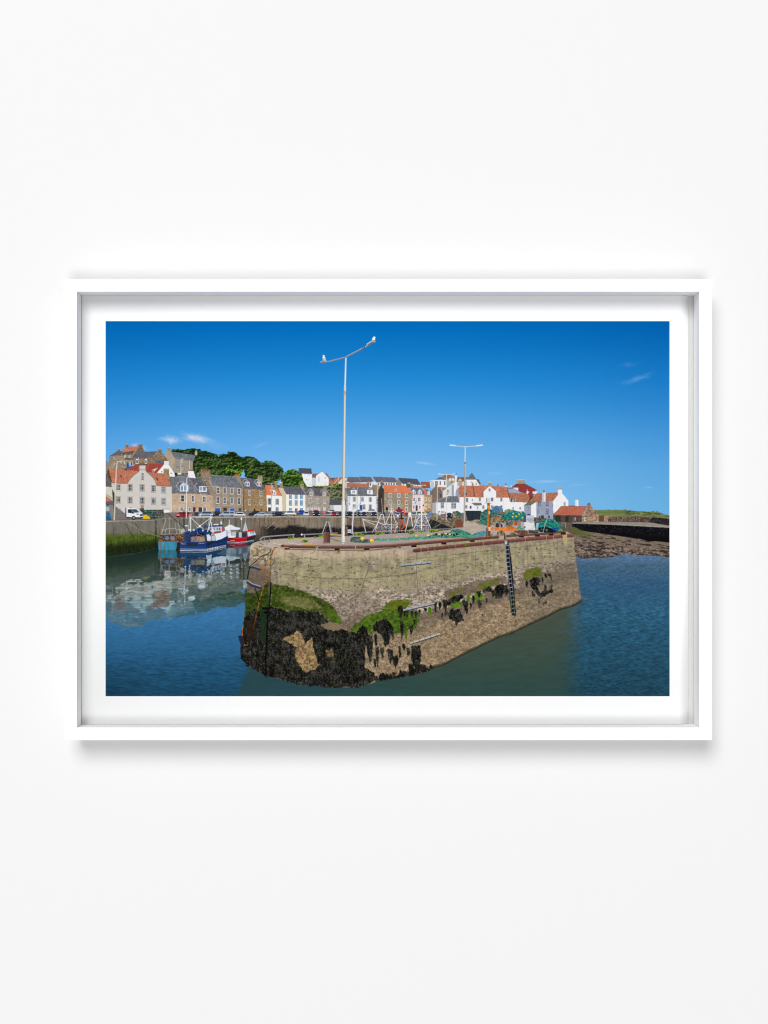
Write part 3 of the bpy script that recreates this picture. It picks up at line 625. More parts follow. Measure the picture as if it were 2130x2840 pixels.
cars(790, 1260, [
    ('white pickup parked in front of the house with blue window surrounds', (95, 1088, 200, 92, (232, 232, 234))),
    ('bright blue car parked by the house with blue window surrounds', (292, 1062, 140, 76, (30, 76, 176))),
    ('white car beside the grey cabinet on the quay', (380, 1100, 110, 94, (226, 226, 228))),
    ('red hatchback seen behind a navy car near the red lifebuoy post', (550, 1060, 132, 76, (206, 26, 40))),
    ('navy hatchback in front of the red one near the lifebuoy post', (562, 1102, 136, 90)[:4] + ((30, 36, 64),)),
    ('white car under the garage wall left of the tall lamp post', (830, 1040, 150, 66, (224, 226, 230))),
    ('grey hatchback right of the red lifebuoy post', (750, 1102, 136, 86, (140, 144, 158))),
    ('dark red hatchback left of the tall lamp post', (872, 1098, 124, 88)[:4] + ((176, 26, 44),)),
    ('dark blue car partly behind the tall lamp post', (985, 1096, 110, 84, (40, 54, 84))),
    ('dark car just right of the tall lamp post', (1145, 1100, 130, 88)[:4] + ((40, 46, 56),)),
    ('white car in front of the blue door', (1300, 1040, 120, 64, (226, 228, 232))),
    ('navy car parked below the blue door', (1285, 1100, 120, 88)[:4] + ((38, 50, 80),)),
    ('dark hatchback parked right of the navy car below the blue door', (1400, 1102, 100, 88)[:4] + ((44, 52, 66),)),
    ('white estate car in front of the house with blue quoins', (1535, 1036, 190, 66, (230, 230, 234))),
    ('dark blue car at the right end of the house with blue quoins', (1575, 1102, 110, 88)[:4] + ((40, 52, 80),)),
])
rect(0, 1, 1, 2, (0, 0, 0))
item('cabinet', 'grey metal cabinet between the white car and the red hatchback on the quay')
rect(428, 990, 484, 1104, (108, 108, 104))
item('lifebuoy_post', 'red lifebuoy housing on a post at the quay edge')
rect(672, 998, 722, 1048, (236, 66, 76)); rect(690, 1048, 704, 1108, (226, 40, 50)); disc(697, 1022, 14, (250, 130, 130))
cars(1040, 1260, [
    ('dark blue car by the dark side wall of the orange roofed tenement', (150, 1100, 90, 72)[:4] + ((44, 56, 84),)),
    ('bright red car parked above the masts in front of the tenement', (430, 1036, 172, 66, (222, 18, 34))),
    ('dark car parked at the left of the silver one in front of the tenement', (280, 1100, 100, 76)[:4] + ((52, 54, 64),)),
    ('silver blue car below the bright red car', (400, 1100, 100, 76)[:4] + ((150, 166, 196),)),
    ('small red car behind the white mast with the round dome', (558, 1106, 76, 72)[:4] + ((206, 32, 52),)),
    ('silver car right of the round white dome', (684, 1100, 72, 66)[:4] + ((160, 172, 196),)),
    ('navy car parked below the small white house', (1312, 1136, 110, 106)[:4] + ((34, 42, 78),)),
])
tile(0, 0, 1)
item('quay_wall', 'long grey concrete and rubble quay wall with green weed near the water')
def wallc(X, Y):
    o = mix(col((128, 124, 114)), col((104, 100, 92)), fbm(X, Y, 6, 26, 3, 4))
    r = mix(col((152, 136, 116)), col((104, 90, 76)), fbm(X, Y, 5, 3, 3, 6)); o = mix(o, r, ss(690, 730, X + 20 * vn(X / 9, Y / 6, 2)))
    o = mix(o, mix(col((150, 140, 122)), col((120, 108, 94)), fbm(X, Y, 4, 16, 3, 9)), ss(815, 825, X) * ss(940, 920, X))
    L = ss(452, 440, X); nv = Y + 9 * (fbm(X, Y, 9, 5, 3, 12) - .5)
    o = mix(o, mix(col((46, 64, 20)), col((98, 120, 36)), fbm(X, Y, 9, 5, 3, 14)), L * ss(1474, 1492, nv + (X - 293) * .02) * .9)
    o = mix(o, mix(col((24, 30, 18)), col((44, 54, 28)), fbm(X, Y, 4, 4, 2, 18)), L * ss(1500, 1522, nv + (X - 293) * .08))
    D = ss(700, 760, X); o = mix(o, mix(col((22, 22, 24)), col((74, 64, 60)), fbm(X, Y, 2.5, 2.5, 3, 21) ** 1.6), D * ss(1457, 1466, nv + 14 * (vn(X / 26, Y / 60, 5) - .5)))
    m = (1 - L) * (1 - D); o = mix(o, col((52, 50, 46)), m * ss(1468, 1492, nv) * .7)
    o = o * (1 - .28 * ss(.62, .75, fbm(X, Y, 1.8, 30, 2, 25)))[..., None]
    t = ss(5, 0, np.abs(X - 432 - 1.4 * vn(X / 3, Y / 5, 1))) * ss(.35, .6, vn(X / 2, Y / 5, 7)) * .7
    return mix(o, col((40, 36, 30)), t)
poly([(280, 1447), (420, 1443), (540, 1436), (800, 1434), (1000, 1434), (1200, 1436), (1300, 1440), (1300, 1500), (700, 1530), (437, 1519), (396, 1529), (366, 1536), (292, 1544), (280, 1545)], wallc, rough=.3)
line([(290, 1445.5), (420, 1442), (540, 1435), (800, 1433), (1190, 1434)], 3.2, plain((168, 160, 146), .15, 3))
line([(292, 1443), (450, 1441), (540, 1434)], 1.4, plain((70, 62, 56), .4, 3))
for x, s in ((346, 1), (374, 1.15)):
    line([(x, 1450), (x + 25 * s, 1492), (x + 50 * s, 1528)], 1.1, (40, 38, 34))
line([(350, 1448), (400, 1475), (442, 1488)], .9, (170, 166, 140)); line([(800, 1440), (782, 1452), (760, 1468)], 1.4, (150, 140, 120)); line([(740, 1466), (762, 1448)], 1.4, (170, 160, 140))
poly([(1200, 1438), (1260, 1466), (1190, 1470), (1186, 1448)], plain((38, 38, 44), .3, 3))

# ------------------------------------------------------------------ water
def far_water(X, Y):
    """harbour water: what stands behind it comes back upside down, broken by ripples"""
    d = np.clip((Y - 1500) / 200., 0, 2)
    wx = (fbm(X, Y, 13, 1.7, 3, 51) - .5) * (3 + 9 * d) + (fbm(X, Y, 40, 6, 2, 52) - .5) * 6 * d
    wy = (fbm(X, Y, 16, 2.2, 3, 53) - .5) * (2 + 9 * d)
    base = np.interp(X, [280, 366, 396, 437, 438, 560, 760], [1545, 1536, 1529, 1519, 1508, 1506, 1500])
    top = np.interp(X, [280, 420, 540, 800], [1447, 1443, 1435, 1433])
    near = 2 * base - (Y + wy); far = 1427 - (Y + wy - np.interp(X, [290, 400, 470, 600, 720], [1618, 1608, 1596, 1574, 1560])) * 1.5
    ys = np.where(near > top + 22, near, np.where(far > top, top + 30 + 0 * X, far)); xs = X + wx + (fbm(X, Y, 7, 1.3, 2, 54) - .5) * (4 + 8 * d)
    j = np.clip(((ys - PY0) * S).astype(int), 0, CH - 1); i = np.clip(((xs - PX0) * S).astype(int), 0, CW - 1)
    r = SNAP[j, i]; sk = SNAPID[j, i] == 1
    ys_ = ys; n = (fbm(X, Y, 9, 1.5, 3, 55) - .5)
    gap = ss(.5, .72, fbm(X, Y, 24, 2.0, 3, 56)) * np.clip(d, 0, 1)
    body = np.interp(Y, [1500, 1600, 1700], [44, 70, 90])[..., None] / 255. * np.array([.82, 1.12, 1.05])
    lum = r.mean(-1, keepdims=True)
    o = (lum * .5 + r * .5) * (.43 + .20 * np.clip(d - .2, 0, 1))[..., None] + body * .56
    o = o * (.9 + .42 * np.clip((lum - .45) * 1.4, 0, 1))
    o = o * (1 - .5 * (ys > top)[..., None] * (X > 437)[..., None] * .5)
    o = mix(o, np.broadcast_to(body * .95, o.shape), gap * .6 + .16 * np.clip(d, 0, 1))
    blue = np.stack([np.interp(Y, [1600, 1700, 1790, 1860, 1935], v) for v in ([76, 58, 46, 34, 27], [118, 116, 100, 80, 67], [150, 164, 142, 112, 93])], -1) / 255.
    o = mix(o, blue, ss(1630, 1712, Y + (fbm(X, Y, 20, 3, 2, 59) - .5) * 40) * .42)
    o = np.where(sk[..., None], blue, o)
    rip = ss(1740, 1850, Y); w = fbm(X + Y * 2.2, Y, 26, 2.6, 3, 57) - .5; w2 = vn((X + Y * 3) / 15, (Y - X * .16) / 2.1, 58) - .5
    o = o * (1 + n * .30 * (1 - rip) + rip * (w * .3 + w2 * .26))[..., None]
    v = ss(1611, 1540, Y) * ss(520, 400, X)
    o = mix(o, col((26, 52, 42)), v * .45)
    s = ss(470, 293, X) * ss(1760, 1935, Y) * .12 + ss(1545, 1500, Y) * .25
    return (o * (1 - s)[..., None]).astype(np.float32)
def soft_v(a, n):
    c = np.cumsum(np.concatenate([np.repeat(a[:1], n, 0), a, np.repeat(a[-1:], n, 0)]), 0, dtype=np.float64); return ((c[2 * n:] - c[:-2 * n]) / (2 * n)).astype(np.float32)
SNAP = soft_v(C, 4); SNAPID = ID.copy()
WATER = item('water', 'harbour water with rippled reflections of houses and deep blue sky')
poly([(280, 1545), (292, 1543.5), (366, 1536), (396, 1529), (437, 1519), (438, 1508), (560, 1506), (700, 1500), (800, 1494), (800, 1940), (280, 1940)], far_water)
def near_water(X, Y):
    w = fbm(X - Y * 1.5, Y + X * .22, 22, 2.6, 3, 61) - .5; w2 = vn((X + Y) / 9, (Y - .28 * X) / 1.9, 62) - .5; w3 = vn((X) / 4.2, Y / 1.3, 63) - .5
    blue = np.stack([np.interp(Y, [1545, 1565, 1620, 1700, 1800, 1935], v) for v in ([84, 70, 52, 46, 38, 31], [116, 100, 90, 92, 80, 66], [150, 124, 122, 120, 104, 84])], -1) / 255.
    far = ss(1700, 1600, Y)
    o = blue * (1 + w * .45 * (1 - far) + w2 * .36 * (1 - far) + (w3 * .3 + w * .25) * far)[..., None]
    g = np.stack([np.interp(Y, [1680, 1800, 1935], v) for v in ([74, 62, 46], [80, 78, 72], [66, 68, 68])], -1) / 255.
    g = mix(g, col((40, 70, 76)), ss(1250, 760, X)); g = g * (1 + .12 * (fbm(X, Y + X * .1, 30, 6, 3, 64) - .5))[..., None]
    e = 1600 + 26 * (fbm(X, Y, 30, 3, 3, 65) - .5) + 26 * (vn(X / 40, Y / 3, 66) - .5) * ss(1700, 1900, Y) - ss(1650, 1930, Y) * 10
    m = (.7 * ss(e + 30, e - 40, X) + .3 * ss(e + 70, e - 110, X + 60 * (vn(X / 30, Y / 2.4, 67) - .5))) * ss(1650, 1662, Y)
    eL = 690 + (Y - 1850) * -.4 + 22 * (fbm(X, Y + X * .3, 14, 3, 3, 68) - .5)
    o = mix(o, g, m)
    b = far_water(X, Y)
    return mix(b, o, ss(eL - 10, eL + 8, X)).astype(np.float32)
poly([(640, 1780), (640, 1940), (1870, 1940), (1870, 1520), (1590, 1530), (1590, 1600), (900, 1800)], near_water)
use(WATER)
line([(1610, 1655), (1626, 1660), (1636, 1668)], 3, (108, 110, 96), w2=1, alpha=.7)

# ------------------------------------------------------------------ boats
def mark_boats(): return C.copy(), ID.copy()
before = C.copy(); b_id = ID.copy()
tile(420, 1400, 5.53)
W_ = (232, 234, 238)
item('fishing_boat', 'white cabined boat moored behind the red boat', 'boats moored in the harbour')
poly([(1130, 380), (1120, 345), (1180, 318), (1262, 322), (1290, 340), (1362, 352), (1358, 376), (1300, 385), (1300, 500), (1180, 505), (1150, 420)], plain((226, 228, 230), .05, 5)); line([(1193, 235), (1193, 320)], 9, W_); poly([(1160, 330), (1185, 305), (1240, 310), (1250, 330)], W_)
rect(1210, 385, 1300, 402, (110, 116, 126)); rect(1220, 405, 1290, 470, (150, 156, 162)); line([(1180, 420), (1300, 415)], 5, (90, 92, 96)); rect(1240, 420, 1284, 480, (190, 196, 200))
item('fishing_boat', 'red hulled boat with a red cabin roof and white waterline', 'boats moored in the harbour')
poly([(1390, 412), (1395, 420), (1480, 500), (1590, 470), (1600, 445), (1575, 400)], (206, 214, 222)); poly([(1300, 425), (1340, 415), (1470, 415), (1480, 500), (1290, 500)], (70, 74, 84))
poly([(1380, 410), (1480, 386), (1560, 386), (1576, 400), (1572, 408), (1400, 420)], (212, 24, 34)); rect(1340, 420, 1382, 500, (190, 194, 200)); rect(1395, 425, 1455, 495, (48, 54, 70))
for x in (1512, 1535, 1556): rect(x, 415, x + 14, 440, (70, 84, 100))
poly([(1158, 508), (1258, 520), (1290, 500), (1462, 498), (1468, 565), (1330, 586), (1160, 568)], (178, 20, 34)); poly([(1158, 508), (1255, 510), (1250, 575), (1160, 565)], (122, 16, 30)); poly([(1462, 500), (1600, 455), (1608, 470), (1560, 560), (1330, 588), (1462, 560)], (36, 42, 54)); line([(1465, 498), (1600, 458)], 10, (196, 24, 36)); line([(1545, 455), (1600, 458)], 12, (170, 200, 216))
line([(1160, 568), (1330, 576), (1460, 562), (1570, 540)], 7, (220, 224, 230)); line([(1160, 578), (1330, 586), (1460, 572), (1560, 552)], 5, (70, 130, 170)); line([(1210, 543), (1270, 546)], 7, (236, 190, 180)); line([(1250, 510), (1330, 515), (1462, 503)], 5, (240, 70, 80))
poly([(1400, 405), (1430, 300), (1450, 290), (1478, 400)], (206, 204, 210), alpha=.8); line([(1415, 400), (1440, 270), (1475, 400)], 6, (226, 226, 230)); line([(1440, 180), (1440, 300)], 4, (210, 210, 210)); line([(1380, 200), (1372, 400)], 5, (206, 206, 206)); disc(1380, 215, 12, W_, ry=22)
item('fishing_boat', 'small turquoise steel boat with rust streaks and a tubular frame', 'boats moored in the harbour')
poly([(140, 455), (480, 440), (500, 560), (440, 620), (400, 640), (110, 580)], lambda X, Y: mix(col((60, 48, 44)), col((150, 108, 78)), ss(.35, .75, fbm(X, Y, 3, 2.4, 3, 71))), rough=.6)
line([(150, 455), (470, 440)], 13, (150, 142, 124)); disc(240, 512, 34, plain((112, 124, 150), .25, 1.5), ry=30); disc(325, 512, 40, plain((124, 126, 142), .25, 1.5), ry=32); disc(208, 482, 12, (50, 90, 160), ry=22)
poly([(98, 570), (388, 566), (388, 640), (375, 690), (112, 690)], lambda X, Y: mix(mix(col((38, 124, 160)), col((66, 158, 190)), vn(X / 3, Y / 30, 72)), col((128, 96, 76)), ss(.52, .8, vn(X / 1.1, Y / 22, 73)) * .85))
line([(98, 566), (388, 562)], 9, (136, 100, 80)); rect(390, 575, 430, 690, (46, 34, 34))
for a in (((145, 450), (200, 300), (215, 240), (222, 195)), ((430, 445), (425, 330), (405, 240)), ((270, 200), (275, 440)), ((222, 385), (235, 365), (370, 360), (390, 445)), ((150, 385), (215, 380), (210, 440)), ((180, 380), (160, 440)), ((385, 380), (450, 375), (460, 450)), ((365, 280), (375, 380))): line(a, 9, (170, 168, 160))
line([(215, 200), (265, 192)], 8, (90, 88, 86)); line([(240, 128), (430, 280), (520, 370)], 9, (46, 44, 48)); line([(497, 80), (500, 380)], 11, (30, 30, 36))
poly([(440, 380), (500, 362), (520, 420), (450, 440)], plain((180, 176, 168), .25, 2), rough=.5)
item('fishing_boat', 'large blue trawler with white bulwark, white gantry and orange name lettering', 'boats moored in the harbour')
poly([(505, 430), (560, 400), (960, 380), (980, 560), (510, 580)], lambda X, Y: mix(col((26, 38, 74)), col((70, 74, 96)), ss(.3, .8, fbm(X, Y, 2.5, 2.5, 3, 75))))
poly([(780, 335), (1085, 300), (1090, 340), (900, 352), (790, 350)], (40, 70, 126)); poly([(880, 345), (1085, 330), (1085, 410), (935, 430), (900, 400)], (196, 196, 204))
for x in (900, 950, 1000, 1035, 1062): rect(x, 350, x + 18, 390, (96, 106, 130))
poly([(940, 415), (1090, 396), (1130, 400), (960, 440)], (146, 66, 62)); rect(815, 300, 835, 340, (60, 50, 80)); rect(1085, 360, 1115, 400, (206, 60, 60)); poly([(955, 295), (1030, 290), (1030, 310), (955, 312)], (220, 214, 200))
poly([(700, 370), (740, 350), (790, 380), (860, 390), (860, 420), (640, 415), (650, 385)], plain((26, 56, 110), .5, 1.5), rough=.8); line([(510, 428), (860, 420)], 15, (26, 62, 128)); line([(520, 430), (530, 560)], 30, (30, 66, 130)); line([(555, 430), (560, 560)], 8, (24, 50, 100)); line([(860, 405), (860, 470)], 20, (30, 66, 130))
disc(650, 385, 17, (190, 206, 224)); disc(790, 392, 14, (200, 206, 220)); disc(690, 380, 12, (60, 100, 170))
poly([(600, 500), (700, 480), (810, 490), (830, 560), (610, 570)], lambda X, Y: mix(col((98, 96, 110)), col((176, 138, 128)), ss(.3, .7, fbm(X, Y, 2, 2, 2, 76))), rough=1); disc(780, 525, 40, plain((150, 140, 110), .3, 1.4)); poly([(690, 430), (810, 430), (790, 490), (650, 470)], (34, 28, 44)); line([(700, 400), (705, 440), (680, 500)], 5, (190, 150, 120)); line([(705, 440), (810, 490)], 5, (190, 150, 120))
poly([(845, 460), (880, 450), (916, 490), (910, 555), (855, 550)], plain((210, 216, 224), .05)); rect(920, 440, 975, 550, (186, 190, 200)); rect(930, 455, 966, 475, (120, 130, 130))
poly([(975, 442), (1065, 428), (1140, 388), (1166, 384), (1176, 420), (1172, 480), (1150, 500), (1080, 524), (985, 552)], plain((222, 226, 238), .03)); poly([(1140, 390), (1168, 384), (1178, 430), (1170, 484), (1150, 500)], (178, 184, 204))
poly([(850, 572), (985, 552), (1080, 522), (1172, 470), (1166, 520), (1146, 640), (828, 708)], lambda X, Y: mix(col((18, 38, 78)), col((28, 56, 100)), fbm(X, Y, 10, 4, 2, 77))); poly([(430, 570), (850, 574), (832, 706), (441, 700)], lambda X, Y: mix(col((22, 50, 104)), col((30, 66, 128)), ss(1503, 1524, Y))); poly([(545, 585), (710, 585), (706, 636), (545, 636)], (40, 46, 62)); line([(430, 569), (850, 573)], 5, (60, 90, 140)); poly([(850, 574), (960, 560), (930, 600), (845, 640)], (26, 40, 60))
line([(435, 640), (838, 645), (1150, 570)], 3, (56, 96, 158))
line([(440, 678), (830, 682), (1143, 618)], 7, (216, 220, 226)); line([(440, 689), (830, 693), (1143, 628)], 7, (120, 42, 54)); line([(440, 699), (830, 703), (1143, 637)], 7, (216, 220, 226))
for i in range(7): rect(860 + i * 24, 672 - i * 5, 870 + i * 24, 690 - i * 5, (226, 228, 232))
for pts in (((450, 578), (458, 592), (466, 578)), ((470, 590), (522, 584)), ((466, 608), (476, 594), (484, 606)), ((486, 604), (530, 602)), ((720, 598), (732, 580), (740, 596)), ((744, 594), (826, 586)), ((752, 582), (758, 592)), ((790, 580), (792, 592))): line(pts, 5.5, (236, 158, 120))
line([(572, 183), (938, 183)], 11, W_); line([(602, 183), (602, 410)], 13, W_); line([(588, 185), (566, 400)], 9, (206, 210, 216)); line([(922, 185), (862, 410)], 13, W_); line([(905, 190), (870, 300)], 7, (206, 210, 216)); line([(606, 196), (740, 326), (918, 192)], 8, W_); disc(742, 328, 18, W_); line([(700, 352), (742, 328), (790, 360)], 8, W_); line([(620, 210), (700, 350)], 3, (200, 200, 200)); line([(780, 190), (850, 260)], 3, (200, 200, 200)); line([(660, 330), (700, 200)], 3, (190, 190, 190))
disc(748, 170, 9, W_); line([(912, 145), (912, 185)], 8, W_); line([(918, 270), (938, 410)], 12, (226, 226, 232)); line([(1068, 225), (1068, 300)], 7, W_); rect(1058, 260, 1082, 300, (226, 226, 230)); line([(1072, 350), (1072, 420)], 8, (220, 220, 226)); line([(950, 370), (950, 430)], 9, (226, 226, 230)); rect(512, 310, 560, 332, (220, 222, 220)); poly([(566, 375), (612, 375), (606, 395), (570, 395)], (220, 224, 230))
# what the boats give back on the water
bm = (ID != b_id) & (ID > WATER)
R0 = C.copy(); RID = ID.copy(); use(WATER)
def boat_refl(X, Y):
    wl = np.interp(X, [436, 492, 498, 570, 627, 628, 665, 712], [1525, 1525, 1527, 1527.5, 1516, 1505, 1506, 1498])
    d = np.clip((Y - wl) / 60, 0, 1)
    ys = 2 * wl - Y + (fbm(X, Y, 9, 1.6, 2, 81) - .5) * (1 + 6 * d); xs = X + (fbm(X, Y, 8, 1.6, 3, 82) - .5) * (1 + 6 * d)
    j = np.clip(((ys - PY0) * S).astype(int), 0, CH - 1); i = np.clip(((xs - PX0) * S).astype(int), 0, CW - 1)
    k = bm[j, i].astype(np.float32) * ss(95, 70, Y - wl) * (Y > wl)
    r = R0[j, i] * .62 + col((12, 26, 30))
    a = (fbm(X, Y, 7, 1.3, 2, 83) - .5) * .3
    return (r * (1 + a)[..., None]).astype(np.float32), k
sj, si, X, Y = grid(430, 1495, 720, 1640)
r, k = boat_refl(X, Y); k = k * (RID[sj, si] == WATER)
C[sj, si] = C[sj, si] * (1 - k[..., None]) + r * k[..., None]
tile(0, 0, 1)
# brighter glitter where the trawler's white bow stands over the water
for x0, y0, x1, y1, a in ((572, 1540, 588, 1560, .8), (592, 1545, 628, 1562, .75)):
    poly([(x0, y0), (x1, y0 - 2), (x1 - 4, y1), (x0 + 2, y1)], plain((176, 190, 206), .1, 3, 1), rough=2.2, rs=4, alpha=a)
poly([(630, 1520), (694, 1512), (692, 1552), (650, 1546), (600, 1536)], lambda X, Y: mix(col((72, 96, 110)), col((98, 122, 136)), fbm(X, Y, 3, 1.2, 3, 85)), rough=3, rs=8, alpha=.55)

tile(290, 1420, 3.95)
def glint(x0, y0, x1, y1, c=(184, 196, 202), a=.6, lean=0, seed=1):
    poly([(x0, y0), (x1, y0), (x1 + lean, y1), (x0 + lean, y1)], lambda X, Y: mix(col(c), col(c) * .62, ss(.3, .7, fbm(X, Y, 9, 1.5, 2, seed))), rough=2.8, rs=7, streak=.28, alpha=min(.95, a * 1.45), seed=seed, soft=1.)
for i, x in enumerate((1300, 1385, 1456)):
    for j in range(4): glint(x - 15, 575 + j * 42 - i * 4, x + 13, 604 + j * 42 - i * 4, (182, 196, 206), .6, 4, i * 5 + j)
for i, (x, y0, y1) in enumerate(((885, 590, 1010), (935, 570, 720), (1150, 640, 720), (815, 640, 1000), (620, 500, 700), (708, 560, 650), (860, 740, 840), (1225, 600, 740), (92, 820, 1110))): glint(x - 6, y0, x + 5, y1, (206, 214, 220) if i < 3 else (150, 164, 164), .6 if i < 3 else .4, -8, 40 + i)
glint(1020, 722, 1104, 834, (190, 204, 214), .6, 0, 61); glint(805, 738, 870, 846, (176, 190, 196), .45, 0, 62); glint(655, 640, 722, 712, (206, 206, 202), .6, 0, 63); glint(530, 750, 718, 852, (188, 186, 180), .4, 0, 64); glint(225, 785, 300, 880, (196, 196, 194), .5, 0, 65); glint(300, 800, 500, 900, (170, 172, 168), .35, 0, 66)
glint(540, 860, 715, 1040, (140, 116, 104), .4, -20, 67); glint(110, 900, 220, 1070, (126, 106, 98), .3, 10, 68); glint(1480, 560, 1500, 740, (70, 62, 52), .5, 0, 69); glint(1516, 560, 1530, 740, (70, 62, 52), .5, 0, 70)
glint(1520, 745, 1566, 830, (186, 200, 206), .55, 0, 71)
# ------------------------------------------------------------------ foreshore and far pier on the right
tile(1600, 1300, 6.381)
item('foreshore', 'brown stony foreshore with dark weed lines beyond the pier end')
def shorec(X, Y):
    n = fbm(X, Y, 3.4, 1.9, 4, 91); b = fbm(X + Y * 2, Y - X * .16, 26, 4, 3, 92)
    o = mix(col((50, 40, 40)), col((160, 142, 126)), ss(.3, .7, n * .8 + b * .2))
    o = mix(o, plain((128, 112, 96), .1, 4, 2)(X, Y), ss(1515, 1490, Y + (1600 - X) * .12 + 14 * (b - .5)) * .75)
    dk = ss(.60, .68, fbm(X + Y * 3, Y - X * .17, 30, 3.4, 3, 93)); o = mix(o, col((34, 30, 28)), dk * .75)
    o = mix(o, col((66, 54, 48)), ss(1536, 1545, Y) * .5)
    return mix(o, mix(col((96, 104, 50)), col((70, 80, 40)), n), ss(1488, 1474, Y + (X - 1600) * .25 * -1 - 4) * ss(1660, 1600, X) * .8)
poly([(-90, 1020), (60, 1060), (400, 1120), (900, 1200), (1290, 1280), (1659, 1300), (1659, 1570), (1300, 1535), (1000, 1520), (790, 1512), (640, 1560), (500, 1580), (300, 1570), (100, 1590), (0, 1568), (-90, 1555)], shorec, rough=.8, rs=3)
for x, y, r in ((1075, 1548, 30), (1150, 1542, 16), (240, 1596, 24), (380, 1590, 16), (780, 1595, 22), (940, 1556, 16)): disc(x, y, r, plain((120, 100, 84), .3, 1.5), ry=r * .5, rough=.6)
item('breakwater', 'long pale topped breakwater with a black face at the right')
poly([(-80, 948), (300, 942), (640, 938), (1300, 950), (1659, 1010), (1659, 1050), (1200, 1025), (600, 995), (0, 975), (-80, 972)], plain((142, 136, 126), .1, 8, 1.5))
poly([(-90, 968), (0, 972), (600, 992), (1200, 1022), (1659, 1045), (1659, 1315), (1480, 1300), (1290, 1290), (1100, 1240), (900, 1212), (600, 1170), (400, 1140), (180, 1110), (70, 1082), (0, 1050), (-90, 1020)],
     lambda X, Y: mix(col((13, 13, 16)), col((48, 48, 54)), ss(.45, .8, fbm(X, Y, 2.4, 2.4, 3, 95)) * ss(1480, 1462, Y - (X - 1600) * .06) + .04), rough=.5)
line([(200, 960), (700, 985), (1659, 1036)], 7, plain((170, 160, 146), .1, 5))
poly([(1290, 1290), (1400, 1280), (1640, 1310), (1640, 1330), (1400, 1310)], (120, 108, 90), rough=.6)

# ------------------------------------------------------------------ masts of the boats lying behind the pier
tile(1040, 1260, 6.381)
item('mast', 'cluster of white gantries and masts of boats lying behind the pier', 'masts rising behind the pier')
def clutter(X, Y):
    n = vn(X / 1.3, Y / 1.2, 101); m = vn(X / 2.6, Y / 2.2, 102)
    o = mix(col((62, 62, 66)), col((226, 228, 234)), ss(.45, .7, n)); o = mix(o, col((206, 76, 44)), (m > .8) * .8); return mix(o, col((44, 90, 150)), (m < .17) * .8)
poly([(0, 1340), (60, 1230), (180, 1200), (420, 1290), (410, 1385), (0, 1400)], clutter, rough=1, alpha=.75)
poly([(690, 1290), (740, 1120), (880, 1060), (960, 1290), (1000, 1370), (560, 1385), (640, 1300)], clutter, rough=1, alpha=.9)
for a, w in ((((0, 1350), (105, 1065), (145, 1065), (170, 1220)), 11), (((40, 1140), (170, 1145)), 8), (((0, 1180), (180, 1250)), 9), (((-220, 1140), (-160, 1390)), 12), (((-220, 1150), (0, 1250)), 9), (((-215, 1145), (0, 1195)), 8), (((-50, 1380), (60, 1200)), 10),
             (((180, 1250), (280, 1010), (300, 1010), (400, 1290)), 12), (((286, 900), (290, 1340)), 10), (((240, 1000), (335, 1000)), 12), (((250, 955), (325, 955)), 7), (((40, 560), (50, 1140)), 6), (((120, 780), (130, 1050)), 6), (((210, 1240), (400, 1250)), 7), (((400, 1210), (350, 1380)), 9)):
    line(a, w, (228, 230, 232))
disc(403, 1090, 18, W_); disc(615, 1055, 28, (236, 236, 236)); rect(590, 1070, 640, 1096, (226, 226, 226))
item('mast', 'white tripod mast with a round radar dome behind the pier', 'masts rising behind the pier')
for a in (((535, 1370), (600, 1095)), ((640, 1095), (665, 1280)), ((598, 1096), (650, 1096))): line(a, 13, (228, 230, 232))
disc(615, 1055, 28, (240, 240, 240)); rect(590, 1072, 640, 1096, (226, 226, 226))
item('mast', 'tall white mast with a broad latticed gantry and flags behind the pier', 'masts rising behind the pier')
for a, w in ((((826, 740), (824, 1370)), 22), (((680, 1330), (790, 1060)), 12), (((740, 1010), (700, 1220)), 9), (((880, 1060), (1010, 1365)), 13), (((770, 1060), (920, 1055)), 18), (((720, 1010), (750, 1080)), 8), (((690, 1180), (960, 1180)), 8), (((700, 1260), (970, 1260)), 8), (((860, 1010), (920, 1060)), 8), (((800, 860), (850, 850)), 10), (((790, 800), (855, 790)), 8)): line(a, w, (232, 234, 238))
poly([(672, 885), (735, 780), (745, 740), (735, 880), (700, 890)], (206, 222, 238), alpha=.9); poly([(690, 885), (735, 800), (730, 860)], (70, 150, 206), alpha=.9); poly([(840, 900), (920, 860), (930, 950), (905, 985), (850, 940)], (240, 206, 150), alpha=.9); disc(908, 925, 20, (150, 130, 190), alpha=.8); poly([(838, 915), (862, 880), (872, 920)], (110, 50, 50))
item('mast', 'orange and black derrick between the white masts', 'masts rising behind the pier')
for a, w, c in ((((455, 1140), (430, 1200), (320, 1340)), 14, (206, 92, 50)), (((470, 1140), (520, 1270), (470, 1320)), 22, (216, 86, 40)), (((465, 1050), (470, 1140)), 26, (44, 44, 52)), (((440, 1130), (500, 1135)), 22, (40, 40, 46)), (((515, 1140), (540, 1260)), 16, (120, 150, 206)), (((230, 1180), (260, 1150), (290, 1200)), 7, (80, 80, 84)), (((340, 1180), (380, 1150), (410, 1200)), 7, (60, 60, 66)), (((430, 1290), (440, 1330)), 16, (60, 150, 130)), (((480, 1170), (430, 1370)), 8, (196, 80, 50)), (((380, 1170), (360, 1370)), 9, (120, 170, 206))): line(a, w, c)
tile(790, 1260, 6.381)
item('mast', 'white forked mast right of the tall lamp post', 'masts rising behind the pier')
